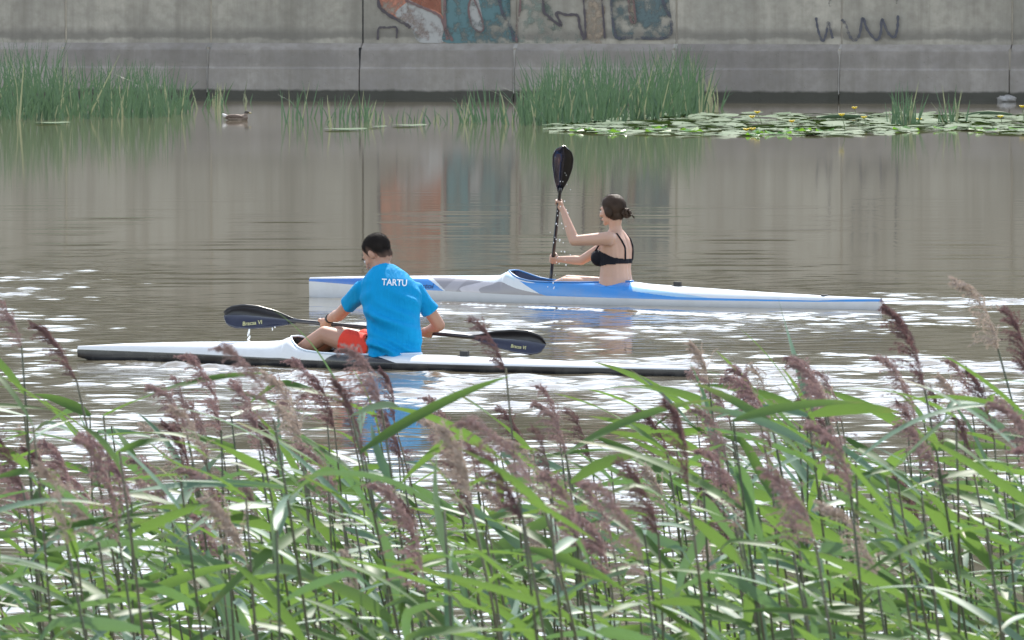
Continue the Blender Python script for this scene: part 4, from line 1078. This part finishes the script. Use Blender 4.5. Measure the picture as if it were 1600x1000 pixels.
# ------------------------------------------------------------------ lily pads and yellow water lilies
def pad_mesh(i):
    r = random.Random(40 + i); n = 14; v, f = [Vector((0, 0, .012))], []
    el = r.uniform(.75, .95); curl = r.choice([.004, .01, .02, .05]); ph = r.uniform(0, 6.28)
    for k in range(n + 1):
        a = .16 + (2 * math.pi - .32) * k / n; q = 1 + .05 * math.sin(3 * a + ph)
        z = .010 + curl * max(0, math.sin(a * 2 + ph)) ** 2
        v.append(Vector((math.cos(a) * q, math.sin(a) * q * el, z * 1.0)))
    f = [(0, k + 1, k + 2) for k in range(n)]
    m = mesh_of('lily_pad', v, f); m.materials.append(M_pad_green if i == 5 else M_pad)
    return m
pads = [pad_mesh(i) for i in range(6)]
def pad_spot(r):
    while True:
        x = r.uniform(860, 1680); u = (x - 860) / 800
        front = np.interp(x, [860, 950, 1100, 1300, 1440, 1500, 1560, 1680], [206, 210, 213, 212, 206, 203, 210, 212])
        back = np.interp(x, [860, 960, 1100, 1400, 1680], [190, 181, 177, 178, 176])
        y = back + (front - back) * r.random() ** .8
        if x > 1440 and 205 < y < 208 and r.random() < .7: continue
        return x, y
r = random.Random(21); placed = 0
spots = sorted([pad_spot(r) for _ in range(1050)], key=lambda q: -q[1])
for i, (x, y) in enumerate(spots[:290]):
    p = gp(x, y); o = link('lily_pad', pads[r.choice([0, 1, 2, 3, 4, 0, 1, 2, 3, 4, 5])], None, None, False); s = r.uniform(.12, .24)
    o.location = (p.x, p.y, .004 + .012 * r.random()); o.scale = (s, s, 1); o.rotation_euler = (r.gauss(0, .05), r.gauss(0, .05), r.uniform(0, 6.28))
    tag(o, 'round floating lily pad in the mat at the foot of the wall', 'lily pad', 'floating lily pads')
v, f = [], []
for x, y in spots[290:]:
    p = gp(x, y); m = pads[r.choice([0, 1, 2, 3, 4])]; s = r.uniform(.13, .26); rot = Euler((r.gauss(0, .06), r.gauss(0, .06), r.uniform(0, 6.28))).to_matrix()
    n = len(v); z0 = .004 + .02 * r.random()
    v += [Vector((p.x, p.y, z0)) + rot @ Vector((q.co.x * s, q.co.y * s, q.co.z)) for q in m.vertices]; f += [tuple(i + n for i in q.vertices) for q in m.polygons]
tag(link('lily_pad_mat', mesh_of('lily_pad_mat', v, f), M_pad, None, False), 'mat of far floating lily pads before the wall', 'lily pads', kind='stuff')
for x, y, w, lab in ((540, 203, .36, 'pale floating pad below the loose rush tuft'), (640, 197, .3, 'pale floating pad out in open water below the graffiti'), (82, 193, .3, 'pale floating pad in front of the wide rush bed'), (590, 199, .16, 'small pale floating pad near the loose rush tuft')):
    p = gp(x, y); o = link('lily_pad', pads[1], None, None, False); o.location = (p.x, p.y, .01); o.scale = (w, w * 2.2, 1); tag(o, lab, 'lily pad')
r = random.Random(5)
lil = [(1183, 177, 1192, 197, 'yellow water lily standing highest on its stalk over the mat'), (1175, 184, 1190, 198, 'yellow water lily leaning beside the highest blossom'), (1315, 181, 1321, 208, 'yellow water lily on an upright stalk at the open edge'),
       (1335, 170, 1337, 178, 'yellow water lily at the rear of the pads'), (1350, 185, 1352, 196, 'yellow water lily low over green pads'), (1237, 191, 1238, 197, 'small yellow water lily resting among flat pads'),
       (1166, 204, 1172, 207, 'yellow water lily lying low on a front pad'), (1176, 203, 1178, 208, 'yellow water lily floating beside the low one'), (1436, 188, 1437, 195, 'yellow water lily beside the fan-shaped rushes'),
       (1597, 168, 1599, 190, 'yellow water lily on a tall stalk near the pale rock'), (1563, 184, 1565, 193, 'yellow water lily near the rolled pad')]
for x, y, xb, yb, lab in lil:
    b = gp(xb, yb); s = F / b.y; z = max(.03, (yb - y) / s); rt = empty('water_lily', b); tag(rt, lab, 'flower', 'yellow water lilies')
    top_ = Vector(((x - xb) / s, 0, z)); G().tube([(0, 0, -.05), top_ * .5 + Vector((.01, 0, 0)), top_], .006, 6).obj('stem', M_lilystem, rt)
    g = G(); g.ell(top_ + Vector((0, 0, .015)), (.022, .022, .018), None, 10, 6)
    for k in range(6):
        a = k * 1.047; d = Vector((math.cos(a), math.sin(a), 0)); c = top_ + d * .03 + Vector((0, 0, .022))
        g.ell(c, (.026, .022, .010), Matrix((d, Vector((-d.y, d.x, 0)), Vector((0, 0, 1)))).transposed() @ Euler((0, -.7, 0)).to_matrix(), 8, 6)
    g.obj('blossom', M_yellow, rt)
for x, y, ln, lab in ((1545, 182, .42, 'rolled-up green lily leaf lying on the pads'), (1320, 187, .5, 'long rolled lily leaf lying behind the upright blossom')):
    p = gp(x, y); g = G(); g.tube([(-ln, 0, .03), (-ln * .5, 0, .055), (0, .02, .06), (ln * .6, 0, .05), (ln, 0, .035)], [.008, .04, .05, .04, .01], 10); o = g.obj('lily_leaf', M_pad); o.location = p; tag(o, lab, 'lily leaf')

# ------------------------------------------------------------------ reeds on the near bank
def leaf_mesh(i):
    r = random.Random(100 + i); L = r.uniform(.28, .50); w = r.uniform(.0115, .0245); n = 12
    e0 = R(r.uniform(14, 50)); e1 = e0 - R(r.choice([r.uniform(8, 30), r.uniform(8, 30), r.uniform(30, 75)])); tw0, tw1 = r.uniform(-1.0, 1.0), r.uniform(-1.8, 1.8); yaw = r.uniform(-.5, .5)
    p = Vector((0, 0, 0)); v, f = [], []; kink = r.random() < .18; kt = r.uniform(.4, .7)
    for k in range(n + 1):
        t = k / n; e = e0 + (e1 - e0) * t ** 1.25
        if kink and t > kt: e -= R(50) * min(1, (t - kt) / .12)
        yw = yaw * t; d = Vector((math.cos(e) * math.cos(yw), math.cos(e) * math.sin(yw), math.sin(e)))
        sd_ = Vector((-math.sin(yw), math.cos(yw), 0)); nn = sd_.cross(d) * -1
        a = tw0 + (tw1 - tw0) * t; side = sd_ * math.cos(a) + nn * math.sin(a); nrm = nn * math.cos(a) - sd_ * math.sin(a)
        ww = w * (min(1, .35 + t * 3.2)) * (1 - t ** 2.4) + .0006
        v += [p - side * ww + nrm * ww * .22, p.copy(), p + side * ww + nrm * ww * .22]
        p = p + d * (L / n)
    for k in range(n):
        a = 3 * k; f += [(a, a + 1, a + 4, a + 3), (a + 1, a + 2, a + 5, a + 4)]
    m = mesh_of('leaf', v, f); al = m.attributes.new('along', 'FLOAT', 'POINT'); al.data.foreach_set('value', [q // 3 / n for q in range(len(v))]); m.polygons.foreach_set('use_smooth', [True] * len(m.polygons))
    m.materials.append(M_leaf_pale if i % 5 in (0, 2) else M_leaf)
    return m
LEAVES = [leaf_mesh(i) for i in range(26)]
def panicle_mesh(i):
    r = random.Random(300 + i); L = r.uniform(.18, .28); v, f = [], []
    open_ = r.uniform(.55, 1.1); droop = r.uniform(.7, 1.3)
    def quad(p, d, ln, w):
        sd_ = Vector((0, 1, 0)).cross(d); sd_ = sd_.normalized() if sd_.length > 1e-4 else Vector((1, 0, 0))
        if r.random() < .5: sd_ = (sd_ + Vector((0, 1, 0)) * r.uniform(-1, 1)).normalized()
        n = len(v); v.extend([p - sd_ * w * .4, p + sd_ * w * .4, p + d * ln * .55 + sd_ * w, p + d * ln, p + d * ln * .55 - sd_ * w]); f.append((n, n + 1, n + 2, n + 3, n + 4))
    ax = []; p = Vector((0, 0, 0))
    for k in range(13):                       # axis bows over to -x
        t = k / 12; e = R(102 + 58 * t ** 1.4 * droop); ax.append(p.copy()); p = p + Vector((math.cos(e), 0, math.sin(e))) * L / 12
    for k in range(12): quad(ax[k], (ax[k + 1] - ax[k]).normalized(), L / 9, .0016)
    nodes = [q / 8.5 for q in range(9)]
    for b in range(62):
        t = min(.99, max(0, r.choice(nodes) + r.gauss(0, .012))); i0 = min(11, int(t * 12)); o = ax[i0].lerp(ax[i0 + 1], t * 12 - i0)
        ln = (.035 + .060 * math.sin(math.pi * min(1, .3 + t * .75))) * r.uniform(.55, 1.25)
        az = math.pi + r.gauss(0, .75); e = R(r.uniform(40, 88)); q = o.copy(); ns = 8
        for s in range(ns):
            tt = s / ns; ee = e - R(85) * tt ** 1.2 * droop
            d = Vector((math.cos(ee) * math.cos(az) * open_ - .25 * tt, math.cos(ee) * math.sin(az) * .7, math.sin(ee))).normalized()
            quad(q, d, ln / ns * 1.4, .0008)
            for _ in range(0 if s < 2 else 2 if s < 5 else 3):
                dd = (d + Vector((r.gauss(-.25, .45), r.gauss(0, .45), r.gauss(-.3, .4)))).normalized(); quad(q, dd, r.uniform(.008, .015), r.uniform(.0008, .0016))
            q = q + d * ln / ns
    m = mesh_of('panicle', v, f); m.materials.append(M_pan_pale if i % 4 == 3 else M_pan_dark if i % 3 == 0 else M_pan)
    return m
PANS = [panicle_mesh(i) for i in range(9)]
HT = 2.3
def stalk_mesh(i):
    r = random.Random(500 + i); lean = r.uniform(.02, .16); bow = r.uniform(.0, .14); pts = []
    for k in range(13):
        t = k / 12; pts.append(Vector((-(lean * (t - 1)) * HT * .6 - bow * (t ** 3 - 1) * .9, .03 * math.sin(t * 3 + i), HT * t - HT)))
    off = pts[-1].copy(); pts = [p - off for p in pts]
    g = G(); g.tube(pts, list(np.linspace(.0056, .0027, 13)), 6); m = g.mesh('stalk'); m.materials.append(M_stalk); m.polygons.foreach_set('use_smooth', [True] * len(m.polygons))
    return m, pts
STALKS = [stalk_mesh(i) for i in range(10)]
def reed(top, label, group, r, pan=True, pan_i=None, yaw=None, leaves=None, lean_i=None, flip=False):
    """top: where the stalk ends; built downwards from it"""
    sm_, pts = STALKS[lean_i if lean_i is not None else r.randrange(len(STALKS))]
    rt = empty('reed', (0, 0, 0)); tag(rt, label, 'reed', group)
    rt.location = top; rt.rotation_euler = (r.gauss(0, .03), r.gauss(0, .035), (yaw if yaw is not None else r.gauss(0, .45)) + (math.pi if flip else 0))
    o = bpy.data.objects.new('stalk', sm_); C.objects.link(o); o.parent = rt
    if pan:
        o = bpy.data.objects.new('panicle', PANS[pan_i if pan_i is not None else r.randrange(len(PANS))]); C.objects.link(o); o.parent = rt
        k = r.uniform(.70, 1.0); o.scale = (k, k, k); o.rotation_euler = (0, r.gauss(0, .12), r.gauss(0, .4)); o.location = (0, 0, -.01)
    n = leaves if leaves is not None else r.randrange(9, 13); z = r.uniform(.12, .2) if pan else 0.0
    side = r.random() < .5
    for k in range(n):
        t = 1 - z / HT
        if t < .3: break
        a = t * 12; i0 = min(11, int(a)); p = pts[i0].lerp(pts[i0 + 1], a - i0)
        o = bpy.data.objects.new('leaf', LEAVES[r.randrange(len(LEAVES))]); C.objects.link(o); o.parent = rt; o.location = p
        side = not side
        left = r.random() < .60; az = (math.pi if left else 0) + r.gauss(0, .6)
        s = r.uniform(.72, 1.05) * (0.75 if k == 0 and pan else 1.0) * min(1.0, .62 + .38 * (top[1] - 16) / 6)
        o.scale = (s, s, s); o.rotation_euler = (r.gauss(0, .35), r.gauss(.10, .28) if left else R(r.uniform(0, 72)), az)
        z += r.uniform(.06, .115)
    return rt
r = random.Random(77)
# reeds that stand out in the photograph: (column, row of the panicle foot, metres away, label)
heroes = [(33, 540, 24, 'tall thin reed in front of the water beside the white bow'), (118, 590, 22, 'reed with a drooping panicle just below the white bow'), (290, 668, 23, 'reed with a broad panicle below the foredeck of the white kayak'),
          (345, 672, 24, 'reed with a narrow panicle below the foredeck of the white kayak'), (596, 640, 21, 'reed with a thick purple panicle covering the hip of the man'), (790, 575, 23, 'tall straight reed crossing the paddle blade of the man'),
          (1108, 600, 25, 'thin reed at the stern tip of the white kayak'), (1285, 625, 23, 'reed with a ragged purple panicle below the stern of the blue kayak'), (1205, 655, 24, 'reed with a loose hanging panicle below the stern of the blue kayak'),
          (1446, 610, 21, 'reed with a one-sided drooping panicle over the glittering water'), (1560, 545, 24, 'tall slim reed in front of the wake of the blue kayak'), (1606, 585, 23, 'tall reed overlapping the wake at the bank'),
          (735, 790, 18, 'near reed with a stout grey panicle below the white stern'), (905, 850, 19, 'near reed with a dense dark purple panicle below the white stern'), (875, 690, 26, 'reed with a slim nodding panicle below the white stern'),
          (405, 705, 23, 'reed with a dark bunched panicle below the foredeck of the white kayak'), (470, 690, 24, 'reed with a fine pale panicle below the knee of the man'), (1435, 680, 24, 'reed with a narrow red-brown panicle over the glittering water')]
hi = [1, 0, 4, 2, 5, 6, 3, 4, 8, 0, 7, 6, 3, 5, 2, 1, 7, 2]
for i, (x, y, d, lab) in enumerate(heroes):
    reed(at(x, y, d), lab, None, r, True, hi[i] % 9, r.gauss(0, .2), r.choice([6, 7, 8]))
placed = len(heroes)
ROWS = 365
for i in range(ROWS):
    d = 16.5 + 15.5 * r.random() ** .9
    s = F / d; half = 800 / s + 1.25
    X_ = r.uniform(-half, half)
    # canopy height: the tips keep below the boats as in the photograph
    pan = r.random() < .52
    row = r.gauss(768, 95) + (22 - d) * 9
    px_ = 800 + X_ * s
    if 640 < px_ < 1040: row += 45
    if px_ > 1080: row -= 10
    row = max(row, 645 if px_ < 640 or px_ > 1050 else 705) + (20 * r.random() if pan else -20)
    if not pan: row += 25
    top = Vector((X_, d, H - (row - YH) / s))
    where = 'on the bank side of the reed bed' if d < 21 else 'in the middle of the reed bed' if d < 26.5 else 'at the water edge of the reed bed'
    pi = r.randrange(len(PANS)); kindp = 'pale fawn' if pi % 4 == 3 else ('dark purple', 'short purple', 'loose purple')[pi % 3]
    reed(top, 'reed with a %s panicle standing %s' % (kindp, where) if pan else 'leafy reed without a panicle standing ' + where, 'flowering reeds along the near bank' if pan else 'leafy reeds along the near bank', r, pan, pi)
